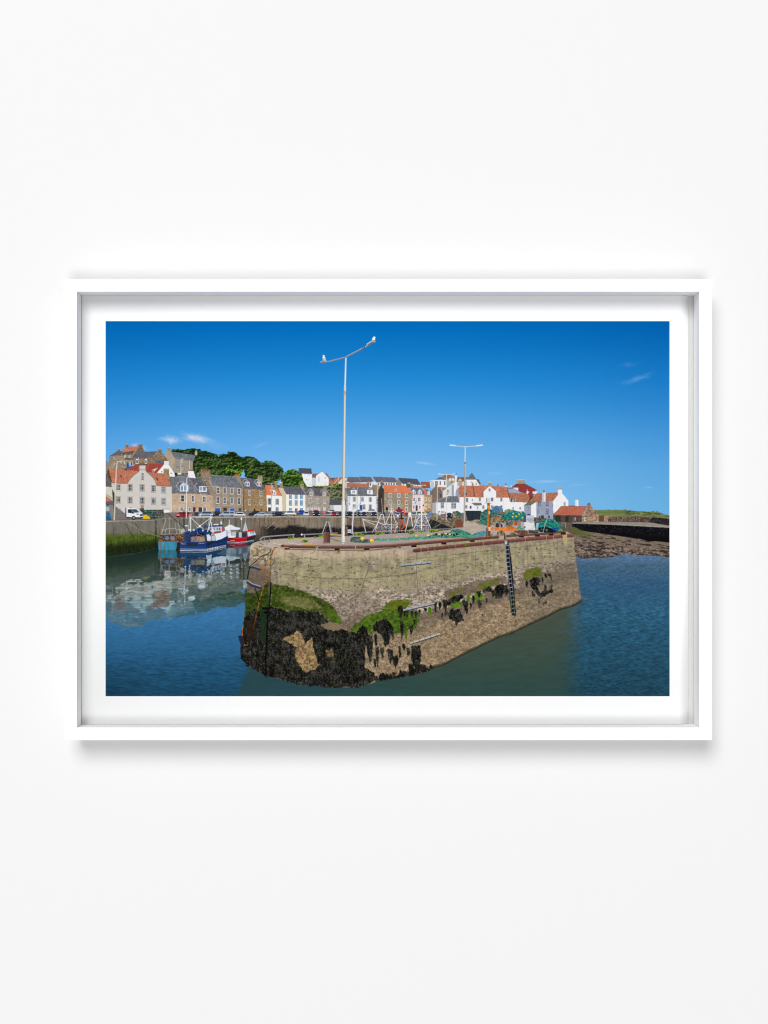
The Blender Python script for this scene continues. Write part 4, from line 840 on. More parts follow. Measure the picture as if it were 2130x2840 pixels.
line([(1215, 960), (1190, 1400)], 19, (222, 226, 232)); line([(1085, 855), (1200, 950), (1340, 880)], 9, (226, 228, 230)); line([(1230, 965), (1330, 885)], 12, (200, 204, 210)); rect(1190, 940, 1230, 985, (200, 206, 214)); line([(1080, 1120), (1082, 1260)], 9, (220, 222, 226)); line([(1070, 1112), (1140, 1125)], 16, (36, 84, 150)); disc(1335, 862, 9, (90, 90, 96)); disc(1140, 878, 9, (90, 90, 96)); line([(1215, 1230), (1215, 1340)], 12, (90, 110, 130)); rect(1110, 1330, 1175, 1390, (214, 220, 230)); rect(1110, 1350, 1175, 1362, (60, 100, 160))
item('mast', 'grey steel A frame standing at the water side of the pier', 'masts rising behind the pier')
line([(735, 1200), (665, 1395)], 13, (196, 202, 208)); line([(775, 1200), (815, 1395)], 13, (190, 196, 202)); line([(785, 1215), (840, 1390)], 9, (150, 160, 168)); line([(725, 1195), (785, 1195)], 12, (168, 176, 182)); line([(750, 1205), (715, 1370)], 6, (110, 110, 110)); disc(750, 1238, 14, (84, 78, 70))
item('bollard', 'rusty bollard just right of the tall lamp post', 'rusty bollards on the pier deck')
poly([(1070, 1290), (1110, 1290), (1112, 1440), (1068, 1440)], plain((112, 84, 76), .2, 2)); disc(1092, 1300, 22, (150, 100, 74))
# ------------------------------------------------------------------ the pier
tile(0, 0, 1)
TOPX = [684, 695, 715, 755, 783, 930, 1050, 1084, 1145, 1230, 1382, 1405, 1510, 1565, 1591]
TOPY = [1530, 1512, 1512, 1521, 1524, 1527, 1526, 1524, 1526, 1514, 1503, 1501, 1492, 1487, 1485]
BOTX = [668, 686, 708, 737, 780, 831, 885, 930, 984, 1020, 1049, 1084, 1129, 1165, 1201, 1230, 1300, 1382, 1418, 1472, 1512, 1554, 1590, 1612]
BOTY = [1823, 1844, 1855, 1873, 1884, 1897, 1902, 1906, 1906, 1899, 1888, 1882, 1875, 1868, 1852, 1844, 1808, 1768, 1757, 1731, 1713, 1691, 1681, 1668]
PIER = item('pier', 'massive weathered stone pier head with lichen, green moss and black seaweed')
DECK = [(693, 1515), (700, 1507), (712, 1502), (726, 1499), (758, 1495.5), (795, 1493), (885, 1489), (957, 1487), (975, 1485), (1084, 1480), (1165, 1475), (1215, 1472), (1240, 1470), (1262, 1466), (1262, 1454), (1290, 1448), (1300, 1441), (1330, 1440), (1345, 1446), (1420, 1452), (1560, 1470), (1568, 1473), (1592, 1484), (1590, 1490), (1405, 1503), (1145, 1528), (930, 1530), (700, 1530)]
def deckc(X, Y):
    o = mix(col((166, 150, 140)), col((196, 182, 166)), fbm(X, Y, 22, 4, 3, 111)); o = o * (1 + .16 * (fbm(X, Y, 2.5, 1.2, 2, 112) - .5))[..., None]
    return mix(o, col((158, 144, 142)), ss(860, 900, X) * ss(1250, 1200, X) * .6)
poly(DECK, deckc)
def wallp(X, Y):
    t = np.interp(X, TOPX, TOPY); b = np.interp(X, BOTX, BOTY); v = (Y - t) / (b - t)
    f = fbm(X, Y, 30, 14, 4, 121); m = fbm(X, Y, 7, 5, 3, 122); g = .6 * fbm(X, Y, 6, 3.6, 5, 123) + .4 * fbm(X, Y, 1.5, 1.4, 2, 133); k = fbm(X, Y, 5, 40, 3, 124)
    vv = v + (f - .5) * .16
    conc = mix(col((174, 158, 140)), col((140, 126, 110)), m)
    lich = mix(col((148, 143, 104)), col((180, 171, 130)), m)
    o = mix(conc, lich, ss(.18, .6, k * .35 + f * .65) * ss(.02, .09, v) * ss(.36, .26, vv) * ss(752, 790, X) * .8)
    o = mix(o, col((196, 176, 148)), ss(.10, .03, v) * ss(1160, 1120, X) * .8)
    o = mix(o, mix(col((206, 186, 156)), col((120, 108, 84)), ss(.45, .6, m)), ss(760, 735, X) * ss(.18, .08, v) * .8)
    rough = mix(col((104, 92, 82)), col((206, 190, 172)), ss(.33, .66, g * .8 + m * .2))
    o = mix(o, rough, ss(.27, .38, vv) * ss(.60, .5, vv) * .85)
    o = mix(o, mix(col((90, 76, 64)), col((128, 112, 94)), g), ss(.47, .54, vv) * ss(.70, .60, vv) * .85)
    tan = mix(col((120, 102, 80)), col((178, 154, 122)), ss(.26, .74, g * .7 + m * .3)); tan = mix(tan, col((52, 44, 36)), (fbm(X, Y, 1.6, 2.1, 2, 126) > .70) * .7)
    o = mix(o, tan, ss(.57, .68, vv) * .95)
    o = mix(o, o * .35 + col((128, 118, 104)) * .58 * (.9 + .2 * g)[..., None], ss(1400, 1500, X) * ss(.2, .5, vv) * .75)
    st = fbm(X, Y, 3.2, 60, 3, 128); o = o * (1 - .10 * ss(.5, .7, st) * ss(.45, .2, v))[..., None]; o = mix(o, col((206, 196, 172)), ss(.58, .74, fbm(X, Y, 9, 26, 3, 129)) * ss(.42, .2, v) * .3)
    blot = fbm(X, Y, 18, 8, 4, 130); o = mix(o, col((120, 108, 90)), ss(.56, .68, blot) * ss(.5, .3, v) * .4)
    crev = (fbm(X, Y, 8, 3.2, 4, 127)); o = o * (1 - .4 * ss(.64, .75, crev) * ss(.04, .1, v) * ss(.7, .5, v))[..., None]
    sm = ss(.42, .3, vv) * ss(750, 790, X)
    o = o * (1 + (.55 - .3 * sm) * (g - .5))[..., None] * (1 + .16 * (f - .5))[..., None]
    # the narrow left face turns from the sun
    L = ss(752, 746, X); o = mix(o, o * .80, L * ss(.1, .3, v)); ch = ss(.14, .2, v) * ss(.45, .4, v) * L
    o = mix(o, mix(col((70, 60, 54)), col((128, 114, 100)), g), ch * .7)
    o = mix(o, col((150, 104, 60)), ss(18, 0, np.hypot(X - 728, (Y - 1580) * .7)) * .55)
    return o.astype(np.float32)
WALLP = [(684, 1640), (690, 1570), (693, 1532), (695, 1513), (712, 1511), (755, 1521), (783, 1524), (930, 1527), (1050, 1526), (1084, 1524), (1145, 1526), (1230, 1514), (1382, 1503), (1405, 1501), (1510, 1492), (1565, 1487), (1591, 1486), (1597, 1550), (1604, 1605), (1611, 1655)] + \
        list(zip(BOTX[::-1], BOTY[::-1])) + [(668, 1805), (670, 1758), (674, 1732), (679, 1690)]
poly(WALLP, wallp, rough=.5, rs=3)
# joints and cracks
def crack(pts, w=1.6, c=(78, 68, 56), a=.55, j=1.6, seed=7):
    out = []
    for (x1, y1), (x2, y2) in zip(pts[:-1], pts[1:]):
        n = max(2, int(math.hypot(x2 - x1, y2 - y1) / 5))
        for i in range(n): out.append((x1 + (x2 - x1) * i / n, y1 + (y2 - y1) * i / n))
    out.append(pts[-1]); rs = np.random.RandomState(seed)
    out = [(x + rs.uniform(-j, j) * .5, y + rs.uniform(-j, j)) for x, y in out]
    for p, q in zip(out[:-1], out[1:]):
        line([p, q], w * rs.uniform(.3, 1.25), c, alpha=a)
crack([(787, 1592), (835, 1598), (880, 1603), (930, 1604.6), (1000, 1605), (1015, 1603), (1087, 1597.5), (1156, 1590)], 2.2)
crack([(1118, 1554), (1165, 1548), (1228, 1542), (1318, 1531), (1400, 1522)], 1.8, seed=8); crack([(1420, 1520), (1510, 1509), (1588, 1499)], 1.8, seed=9)
crack([(1012, 1545), (1024, 1565), (1018, 1590), (1008, 1614), (1003, 1640), (988, 1656), (984, 1690), (972, 1704), (968, 1740)], 2.4, seed=10)
crack([(1156, 1530), (1155, 1590), (1160, 1640), (1164, 1672)], 1.4, a=.6, seed=11); crack([(1190, 1530), (1192, 1546)], 2, seed=12); crack([(990, 1545), (1010, 1552), (1024, 1568)], 1.4, seed=13)
crack([(1250, 1572), (1290, 1562), (1330, 1570), (1380, 1552)], 1.6, a=.6, seed=14); crack([(1240, 1600), (1300, 1590), (1360, 1578)], 1.2, a=.45, seed=15); crack([(1500, 1620), (1560, 1600), (1600, 1585)], 1., a=.3, seed=16)
crack([(1460, 1625), (1540, 1590), (1600, 1570)], 1.2, a=.4, seed=17); crack([(1170, 1752), (1176, 1790), (1176, 1835)], 1.2, a=.4, seed=18); crack([(800, 1545), (820, 1552), (850, 1546), (880, 1552)], 2, a=.6, seed=19); crack([(752, 1568), (762, 1556), (760, 1548)], 3, a=.6, seed=20)
crack([(700, 1545), (712, 1542), (735, 1540), (745, 1530)], 2.4, a=.6, seed=21); crack([(690, 1565), (705, 1556), (720, 1560)], 2, a=.6, seed=22); crack([(700, 1600), (704, 1620), (708, 1650)], 1.4, a=.7, seed=23); crack([(752, 1618), (800, 1610), (860, 1618)], 1.2, a=.4, seed=24)
crack([(1480, 1702), (1520, 1686), (1600, 1660)], 1.2, a=.35, seed=25)
def rubbed(pts, a, b, seed, rough=3.5, rs=7, alpha=1., streak=1.):
    lo, hi = col(a), col(b)
    poly(pts, lambda X, Y: mix(lo, hi, ss(.25, .75, .55 * fbm(X, Y, 8, 6, 5, seed) + .45 * fbm(X, Y, 1.5, 1.5, 2, seed + 1))), rough=rough * 1.25, rs=rs, seed=seed, alpha=alpha, streak=streak, soft=4. if rough > 2.5 else 2.)
rubbed([(1455, 1600), (1530, 1580), (1600, 1553), (1604, 1580), (1540, 1606), (1440, 1625)], (90, 80, 68), (134, 120, 100), 201, 5, 9, .5)
rubbed([(1230, 1640), (1300, 1618), (1400, 1595), (1410, 1612), (1330, 1640), (1240, 1668)], (84, 72, 60), (120, 104, 86), 202, 4, 8, .7)
rubbed([(940, 1660), (1000, 1650), (1060, 1668), (1050, 1700), (980, 1735), (930, 1720)], (86, 74, 64), (150, 132, 114), 203, 6, 8, .35)
G1, G2 = (46, 66, 14), (104, 130, 32)
item('moss', 'broad green moss slope on the near corner of the pier')
rubbed([(751, 1619), (795, 1627), (831, 1638), (876, 1655), (912, 1671), (932, 1693), (943, 1713), (948, 1727), (938, 1734), (905, 1714), (885, 1698), (831, 1697), (787, 1694), (751, 1684)], (36, 50, 16), (96, 110, 44), 211)
rubbed([(790, 1655), (840, 1655), (880, 1672), (895, 1688), (840, 1688), (800, 1680), (775, 1668)], (84, 84, 44), (158, 146, 104), 212, 4, 5, .75)
rubbed([(905, 1700), (930, 1700), (944, 1716), (948, 1728), (930, 1730), (908, 1716)], (48, 70, 20), (92, 120, 38), 213)
rubbed([(683, 1640), (700, 1646), (722, 1636), (745, 1612), (748, 1690), (735, 1700), (712, 1695), (679, 1712)], (26, 40, 12), (72, 88, 34), 214, 3)
item('moss', 'bright green moss around the middle steel ledge of the pier')
rubbed([(997, 1727), (1011, 1709), (1040, 1700), (1067, 1687), (1070, 1674), (1093, 1666), (1134, 1664), (1138, 1676), (1118, 1692), (1150, 1697), (1166, 1694), (1165, 1716), (1152, 1738), (1156, 1750), (1131, 1745), (1130, 1772), (1122, 1773), (1120, 1750), (1093, 1758), (1075, 1735), (1031, 1756), (985, 1755), (968, 1745)], (42, 62, 18), (102, 130, 42), 215, 3.2, 6)
rubbed([(1068, 1690), (1078, 1668), (1130, 1664), (1138, 1676), (1100, 1690)], (74, 84, 22), (116, 124, 42), 216, 3)
rubbed([(1187, 1683), (1196, 1683), (1197, 1703), (1188, 1707)], (60, 90, 20), (112, 146, 40), 217, 2)
item('moss', 'patches of green moss between the middle ledge and the ladder')
rubbed([(1242, 1648), (1284, 1628), (1284, 1640), (1246, 1658)], (86, 86, 44), (116, 116, 60), 218); rubbed([(1322, 1622), (1388, 1603), (1388, 1616), (1326, 1636)], (86, 86, 44), (116, 116, 60), 219)
for q in ([(1250, 1676), (1276, 1666), (1280, 1682), (1252, 1688)], [(1295, 1650), (1305, 1648), (1304, 1668), (1294, 1668)], [(1318, 1640), (1338, 1644), (1340, 1662), (1316, 1666)], [(1371, 1642), (1382, 1642), (1380, 1656), (1371, 1656)], [(1340, 1626), (1362, 1620), (1360, 1632), (1342, 1636)]): rubbed(q, (60, 90, 20), (112, 148, 40), 220, 2, 4)
item('moss', 'olive green moss patch on the pier right of the ladder')
rubbed([(1452, 1598), (1460, 1580), (1492, 1571), (1505, 1590), (1500, 1600), (1476, 1600), (1460, 1612)], (74, 80, 28), (118, 124, 48), 221, 3.5, 6)
def WEED(seed):
    def f(X, Y):
        big = fbm(X, Y, 18, 12, 4, seed); st = fbm(X, Y, 4.5, 9, 4, seed + 1); sp = fbm(X, Y, 1.5, 1.7, 2, seed + 3)
        o = mix(col((15, 15, 14)), col((70, 68, 62)), ss(.36, .72, st * .42 + sp * .28 + big * .3))
        o = mix(o, o * col((170, 190, 120)), ss(.55, .7, fbm(X, Y, 20, 14, 2, seed + 7)) * .5)
        return mix(o, col((150, 146, 140)), ss(.70, .8, sp) * .55)
    return f
def weed(pts, seed, rough=3.4, rs=5, streak=1.6): poly(pts, WEED(seed), rough=rough * 1.15, rs=rs, seed=seed, streak=streak, soft=2.)
item('seaweed', 'great mass of black seaweed covering the foot of the near corner of the pier')
weed([(679, 1712), (700, 1690), (716, 1690), (722, 1700), (740, 1690), (751, 1682), (787, 1693), (831, 1692), (885, 1697), (903, 1712), (911, 1726), (903, 1736), (888, 1730), (905, 1742), (925, 1748), (945, 1745), (965, 1750), (990, 1755), (999, 1736), (1015, 1736), (1022, 1762), (1030, 1790), (1020, 1800), (1012, 1790), (1014, 1830), (1010, 1850), (1038, 1866), (1046, 1884), (1020, 1900), (984, 1908), (930, 1908), (885, 1904), (831, 1899), (780, 1886), (737, 1875), (708, 1857), (686, 1846), (667, 1823), (667, 1805), (670, 1758)], 231, 2.6)
poly([(682, 1725), (700, 1715), (712, 1725), (708, 1770), (690, 1785), (680, 1760)], plain((42, 32, 22), .35, 2), rough=4, alpha=.7); poly([(719, 1680), (735, 1700), (742, 1730), (738, 1770), (730, 1786), (722, 1750)], plain((28, 50, 30), .4, 2), rough=3, alpha=.85)
line([(744, 1700), (741, 1735), (738, 1800), (737, 1872)], 4, (8, 8, 8), alpha=.9)
use(PIER)
line([(751, 1522), (751, 1560), (749.5, 1617), (748, 1684)], 3.4, plain((84, 84, 56), .2, 3), alpha=.6); line([(751, 1616), (749.5, 1650), (747, 1688)], 4.5, (18, 20, 12), alpha=.9); poly([(720, 1674), (728, 1684), (748, 1684), (745, 1692), (728, 1690)], (14, 14, 10))
tanp = lambda X, Y: mix(mix(col((120, 98, 66)), col((178, 150, 108)), ss(.3, .7, fbm(X, Y, 6, 5, 5, 241))), col((36, 28, 24)), ss(.68, .74, fbm(X, Y, 2, 2.4, 2, 242)) * .8)
poly([(782, 1772), (800, 1762), (815, 1760), (822, 1748), (838, 1757), (843, 1772), (845, 1790), (854, 1778), (867, 1768), (870, 1801), (878, 1823), (881, 1843), (890, 1842), (874, 1856), (860, 1858), (845, 1866), (831, 1846), (817, 1823), (821, 1796), (804, 1783)], tanp, rough=2.6, rs=5, streak=1.8, soft=3.)
poly([(903, 1800), (914, 1806), (918, 1794), (924, 1798), (928, 1822), (908, 1822)], tanp, rough=2, rs=4, alpha=.7, soft=3.); poly([(888, 1732), (905, 1728), (935, 1726), (952, 1740), (940, 1748), (905, 1746)], plain((128, 112, 88), .2, 2), rough=2.5, soft=3.)
item('seaweed', 'fringe of black seaweed fingers under the middle of the pier wall')
def fingers(lst, seed0):
    for i, (x0, x1, y0, y1) in enumerate(lst):
        w = x1 - x0; h = y1 - y0
        weed([(x0, y0 + .1 * h), (x0 + .3 * w, y0), (x1 - .2 * w, y0), (x1, y0 + .3 * h), (x1 - .1 * w, y0 + .7 * h), (x0 + .55 * w, y1), (x0 + .35 * w, y0 + .8 * h)], seed0 + i, min(2.4, w * .22), 4, 2.2)
fingers([(1015, 1035, 1762, 1842), (1038, 1047, 1758, 1801), (1041, 1051, 1796, 1852), (1054, 1065, 1796, 1830), (1056, 1080, 1745, 1795), (1070, 1082, 1760, 1790), (1085, 1092, 1748, 1777), (1103, 1118, 1680, 1716), (1109, 1120, 1722, 1778), (1132, 1146, 1736, 1760), (1105, 1112, 1790, 1830), (1116, 1124, 1785, 1806), (1073, 1091, 1800, 1842), (1086, 1106, 1818, 1852), (1126, 1138, 1796, 1822), (1036, 1044, 1826, 1856)], 250)
fingers([(1118, 1126, 1688, 1712), (1126, 1133, 1690, 1716), (1138, 1146, 1692, 1712), (1149, 1157, 1694, 1722), (1145, 1151, 1718, 1736), (1160, 1166, 1690, 1704), (1176, 1184, 1686, 1700)], 270)
weed([(1034, 1735), (1044, 1724), (1062, 1717), (1078, 1722), (1090, 1738), (1092, 1757), (1084, 1762), (1060, 1768), (1050, 1752), (1036, 1750)], 280, 2.4)
weed([(1142, 1792), (1166, 1790), (1168, 1815), (1165, 1842), (1158, 1838), (1150, 1850), (1140, 1830)], 281, 2.2, 4, 2.)
item('seaweed', 'low black seaweed fringe along the waterline of the pier')
for i in range(60):
    x = 1046 + i * 9.4; b = float(np.interp(x, BOTX, BOTY)); h = (14 if x < 1200 else 5) * (.5 + 1.1 * (hsh(np.array([i]), np.array([3]), 4)[0]))
    if x < 1200: weed([(x - 6, b + 1), (x - 4, b - h), (x + 3, b - h * .8), (x + 7, b + 1)], 300 + i, 1.8, 3)
line([(x, y - 1.2) for x, y in zip(BOTX[14:], BOTY[14:])], 4.5, plain((30, 34, 24), .5, 3), alpha=.75)
line([(x, y - 4.5) for x, y in zip(BOTX[14:], BOTY[14:])], 5, plain((70, 62, 46), .5, 3), alpha=.5)
for i, (x0, x1, y0, y1) in enumerate([(1132, 1150, 1840, 1872), (1150, 1180, 1838, 1866), (1050, 1085, 1868, 1888)]): weed([(x0, y1), (x0 + 2, y0), (x1 - 3, y0 + 4), (x1, y1 - 6)], 380 + i, 3)
item('seaweed', 'black seaweed clumps between the middle ledge and the ladder')
fingers([(1203, 1212, 1672, 1700), (1214, 1224, 1670, 1694), (1226, 1242, 1664, 1690), (1232, 1238, 1680, 1716), (1223, 1229, 1700, 1716), (1280, 1299, 1664, 1694), (1290, 1298, 1684, 1706), (1302, 1308, 1672, 1690), (1308, 1316, 1652, 1676), (1321, 1334, 1638, 1660), (1322, 1336, 1664, 1690), (1347, 1352, 1658, 1672), (1363, 1372, 1636, 1656), (1398, 1408, 1636, 1656), (1336, 1340, 1702, 1712)], 400)
weed([(1242, 1664), (1262, 1654), (1282, 1648), (1285, 1660), (1262, 1672), (1244, 1680), (1236, 1678)], 420, 2.4); weed([(1239, 1700), (1252, 1688), (1276, 1690), (1282, 1706), (1286, 1720), (1276, 1724), (1268, 1736), (1260, 1722), (1246, 1716)], 421, 2.4, 5, 2)
weed([(1340, 1634), (1362, 1626), (1364, 1640), (1342, 1644)], 422, 2.2); weed([(1370, 1632), (1385, 1620), (1404, 1624), (1412, 1640), (1396, 1644), (1390, 1658), (1374, 1660)], 423, 2.6)
item('seaweed', 'black seaweed clump on the pier right of the ladder')
weed([(1467, 1608), (1480, 1602), (1496, 1600), (1500, 1616), (1488, 1624), (1497, 1646), (1494, 1656), (1484, 1640), (1474, 1630)], 430, 2.6, 4, 2); weed([(1497, 1650), (1512, 1634), (1520, 1638), (1532, 1630), (1534, 1640), (1518, 1648), (1500, 1660)], 431, 2.4, 4, 2)
fingers([(1500, 1508, 1600, 1618), (1510, 1518, 1590, 1606), (1518, 1530, 1589, 1600), (1526, 1531, 1600, 1612), (1508, 1517, 1622, 1640), (1526, 1533, 1622, 1640), (1457, 1464, 1610, 1632), (1478, 1484, 1648, 1660), (1492, 1496, 1660, 1680), (1506, 1510, 1668, 1682), (1512, 1516, 1664, 1678), (1474, 1480, 1638, 1656)], 440)
# pier gap: pipe, rail
item('pipe', 'rusty brown pipe edging the right half of the pier top')
def pipec(X, Y):
    t = np.interp(X, [1143, 1230, 1400, 1510, 1592], [1520, 1512, 1496, 1487, 1480]); v = (Y - t) / 9
    o = mix(col((142, 92, 84)), col((92, 54, 50)), np.clip(v, 0, 1)) * (1 + .3 * (fbm(X, Y, 4, 3, 2, 451) - .5))[..., None]
    s = np.abs((X / 19.3) % 1 - .5); return mix(o, col((206, 180, 160)), (s < .035) * ss(.4, .6, vn(X / 12, Y * 0, 5)) * .7)
line([(1150, 1527), (1230, 1518), (1330, 1508), (1403, 1501)], 10.5, pipec); line([(1409, 1500), (1510, 1491), (1560, 1486)], 10.5, pipec); line([(1572, 1485.5), (1587, 1484.5)], 10, pipec)
use(PIER); poly([(1560, 1482), (1572, 1480), (1574, 1500), (1568, 1515), (1562, 1500)], plain((178, 162, 110), .1, 3), rough=1)
poly([(1150, 1515), (1300, 1499), (1400, 1491), (1565, 1477), (1575, 1479), (1404, 1496), (1230, 1513), (1150, 1522)], plain((160, 150, 122), .25, 3), rough=.5)
item('rail', 'long rusty steel rail bolted along the front edge of the pier deck')
line([(800, 1523), (930, 1526.5), (1040, 1525), (1100, 1518)], 2, (60, 44, 40), alpha=.8)
for x, y in ((796, 1521), (935, 1523), (1017, 1521.5), (1148, 1514), (1231, 1506), (1309, 1499), (1446, 1487), (1490, 1484), (1528, 1481), (1562, 1479)): rect(x - 7, y - 3, x + 7, y + 3.5, (40, 28, 26))
RAIL = [(783, 1515), (930, 1517), (1020, 1516.5), (1084, 1513), (1150, 1507.5), (1230, 1500.5), (1382, 1488)]
line(RAIL, 9.5, plain((124, 84, 72), .25, 6, 2)); line([(x, y - 3.6) for x, y in RAIL], 2.6, (158, 122, 108)); line([(x, y + 3.4) for x, y in RAIL], 2.6, (78, 46, 42)); line([(x, y + .2) for x, y in RAIL], 1.4, (92, 56, 50))
line([(1405, 1486.5), (1510, 1480), (1565, 1474.5)], 6, plain((112, 74, 64), .25, 6, 2)); line([(1405, 1488.5), (1510, 1482), (1565, 1476.5)], 1.8, (66, 40, 38)); disc(783, 1515, 5, (86, 50, 46)); line([(985, 1512), (987, 1523)], 2.4, (186, 150, 134)); rect(1398, 1484, 1404, 1496, (60, 36, 34))
for x, y, r in ((845, 1501, 9), (806, 1492, 9), (832, 1492, 5), (873, 1489, 5), (892, 1486, 9), (932, 1499, 6), (1000, 1482, 12), (1048, 1480, 8), (1062, 1478, 6), (990, 1480, 8), (1140, 1477, 10), (1200, 1472, 10), (1170, 1475, 8), (1210, 1471, 8), (998, 1527, 5), (1108, 1519, 5), (940, 1531, 5), (1295, 1510, 7)):
    item('grass_tuft', 'small tuft of green weed growing on the pier deck', 'green tufts on the pier deck')
    disc(x, y, r, foliage(500 + int(x), (60, 84, 20), (110, 140, 34), (160, 182, 60), 3), ry=max(2.2, r * .45), rough=2.2, rs=3, seed=int(x))
tile(650, 1460, 5.53)
item('handrail', 'curved grey tubular barrier at the back left corner of the pier deck')
GT = (142, 146, 144)
for a, w in ((((395, 205), (400, 190), (430, 168), (470, 158), (560, 150), (920, 125)), 17), (((395, 205), (430, 225), (480, 222), (530, 235)), 15), (((900, 125), (908, 175)), 20), (((495, 235), (500, 285)), 16), (((460, 180), (462, 215)), 9)): line(a, w, GT)
line([(395, 197), (430, 163), (560, 144), (920, 119)], 4, (190, 194, 192)); disc(530, 230, 11, (70, 66, 62)); line([(385, 250), (440, 280)], 8, (50, 48, 44)); line([(520, 155), (560, 210)], 4, (206, 206, 206))
item('handrail', 'straight grey tubular barrier along the water side of the pier deck')
for a, w in ((((1030, 125), (1370, 110), (1580, 100)), 15), (((1075, 125), (1078, 165)), 18)): line(a, w, (150, 154, 152))
disc(1033, 124, 15, W_)
tile(930, 1460, 5.53)
for a, w in ((((250, 95), (850, 70), (1300, 52), (1659, 38)), 12), (((275, 90), (278, 135)), 22), (((855, 70), (858, 100)), 20), (((1020, 60), (1022, 85)), 10), (((1350, 50), (1352, 75)), 8)): line(a, w, (150, 154, 150))
tile(1180, 1260, 6.381); line([(0, 1335), (320, 1320), (640, 1308)], 13, (150, 152, 146)); line([(320, 1320), (322, 1355)], 10, (150, 152, 146))
tile(0, 0, 1)
item('plank', 'yellowish timber plank lying beside the tall lamp post on the pier')
line([(916, 1483), (950, 1484)], 3.4, (216, 176, 120)); line([(918, 1486), (940, 1487)], 1.6, (90, 60, 40))
item('rope', 'orange mooring rope hanging down the near corner of the pier')
rp = [(770, 1517), (762, 1519), (757, 1526), (752, 1548), (747, 1575), (742, 1598), (735, 1616), (730, 1630), (724, 1650), (718, 1670), (715, 1690), (708, 1718), (702, 1745)]
line(rp, 2.8, lambda X, Y: mix(col((78, 48, 26)), col((196, 124, 44)), ss(.3, .6, vn(X / 1.3, Y / 2.2, 461)) * ss(1760, 1640, Y))); line([(672, 1740), (672, 1775), (678, 1790), (686, 1788)], 1.8, plain((170, 100, 50), .4, 2))
line([(770, 1517), (800, 1519)], 2.4, (206, 156, 60)); line([(845, 1511), (870, 1508), (900, 1507)], 2.4, plain((206, 160, 60), .3, 2))
item('rope', 'grey rope looped over the near corner of the pier')
line([(752, 1520), (740, 1528), (720, 1545), (695, 1565), (690, 1560)], 2.2, (160, 146, 122)); line([(752, 1522), (744, 1538), (728, 1541), (716, 1550), (692, 1572), (687, 1605)], 2, (44, 38, 34)); line([(876, 1516), (878, 1524), (865, 1535)], 2.6, (150, 136, 110)); line([(882, 1515), (878, 1526)], 1.8, (200, 190, 170)); line([(800, 1505), (835, 1511)], 1.6, (206, 206, 206)); line([(757, 1506), (782, 1511)], 1.4, (206, 206, 206))
item('bollard', 'stout brown rusty bollard left of the tall lamp post', 'rusty bollards on the pier deck')
tile(790, 1260, 6.381)
poly([(682, 1385), (700, 1374), (780, 1374), (802, 1388), (798, 1560), (684, 1560)], lambda X, Y: (mix(col((128, 92, 82)), col((84, 56, 50)), np.clip((X - 897) / 18, 0, 1)) * (1 + .4 * (fbm(X, Y, 2.4, 2.4, 3, 471) - .5))[..., None])); line([(660, 1572), (805, 1576)], 9, (150, 110, 80)); line([(684, 1560), (800, 1560)], 5, (70, 48, 44))
line([(800, 1485), (1000, 1545)], 8, (70, 66, 74), alpha=.85)

# ------------------------------------------------------------------ steel ledges and ladder
tile(0, 0, 1)
def ledge(a, b, w, label, c=(160, 170, 178)):
    item('steel_ledge', label, 'steel ledges bolted to the pier wall')
    line([(a[0], a[1] + 2.2), (b[0], b[1] + 2.2)], w, (46, 44, 46)); line([a, b], w, plain(c, .12, 4))
    for i in range(5):
        t = (i + .5) / 5; line([(a[0] + (b[0] - a[0]) * t, a[1] + (b[1] - a[1]) * t - w * .4), (a[0] + (b[0] - a[0]) * t, a[1] + (b[1] - a[1]) * t + w * .6)], 1, (70, 72, 78))
ledge((1114, 1567), (1193, 1559), 4.8, 'upper steel ledge on the lichen covered pier wall', (150, 170, 180))
ledge((1120, 1691.5), (1203, 1673), 4.6, 'middle steel ledge over the bright green moss', (164, 168, 184))
ledge((1139, 1783.5), (1218, 1758), 4.6, 'lowest steel ledge on the bare tan pier wall', (182, 182, 176))
item('steel_ledge', 'upper dark steel band on the narrow left face of the pier', 'steel ledges bolted to the pier wall')
line([(692, 1573), (704, 1573), (720, 1579)], 6.5, (52, 54, 70)); line([(696, 1569), (704, 1570), (720, 1576)], 1.6, (146, 150, 166)); line([(692, 1575), (686, 1605)], 3, (30, 26, 28))
item('steel_ledge', 'lower dark steel band on the narrow left face of the pier', 'steel ledges bolted to the pier wall')
line([(687, 1615), (700, 1624), (722, 1630)], 8, (56, 56, 72)); line([(686, 1610), (700, 1619), (722, 1626)], 2, (180, 184, 196)); line([(708, 1632), (714, 1652), (720, 1668)], 2, (24, 20, 18))
item('fender', 'dark rubber fender jutting from the waterline corner of the pier')
poly([(660, 1765), (668, 1761), (676, 1768), (677, 1796), (668, 1790)], (38, 40, 56))
item('ladder', 'narrow steel ladder set in a dark slot of the pier wall')
poly([(1402, 1501), (1411, 1500), (1419, 1560), (1426, 1640), (1431, 1700), (1428, 1708), (1419, 1706), (1412, 1640), (1405, 1560)], (22, 20, 22), rough=.8)
line([(1402, 1502), (1405, 1560), (1410, 1600), (1417, 1660), (1420, 1704)], 2.2, (96, 106, 122)); line([(1409.5, 1501), (1414, 1560), (1419, 1610), (1424, 1660), (1427, 1704)], 2.2, (84, 94, 108))
line([(1413, 1655), (1421, 1706)], 3, (44, 60, 26), alpha=.8); line([(1425, 1655), (1430, 1706)], 3, (40, 56, 24), alpha=.8)
for i in range(17):
    y = 1513 + i * 11.6; xa = float(np.interp(y, [1502, 1560, 1600, 1660, 1704], [1402, 1405, 1410, 1417, 1420])); line([(xa + .5, y + .5), (xa + 7.5, y - .8)], 1.9, (164, 170, 178) if y < 1640 else (140, 144, 130))
rect(1401, 1500, 1407, 1510, (170, 200, 200))
tile(1180, 1260, 6.381)

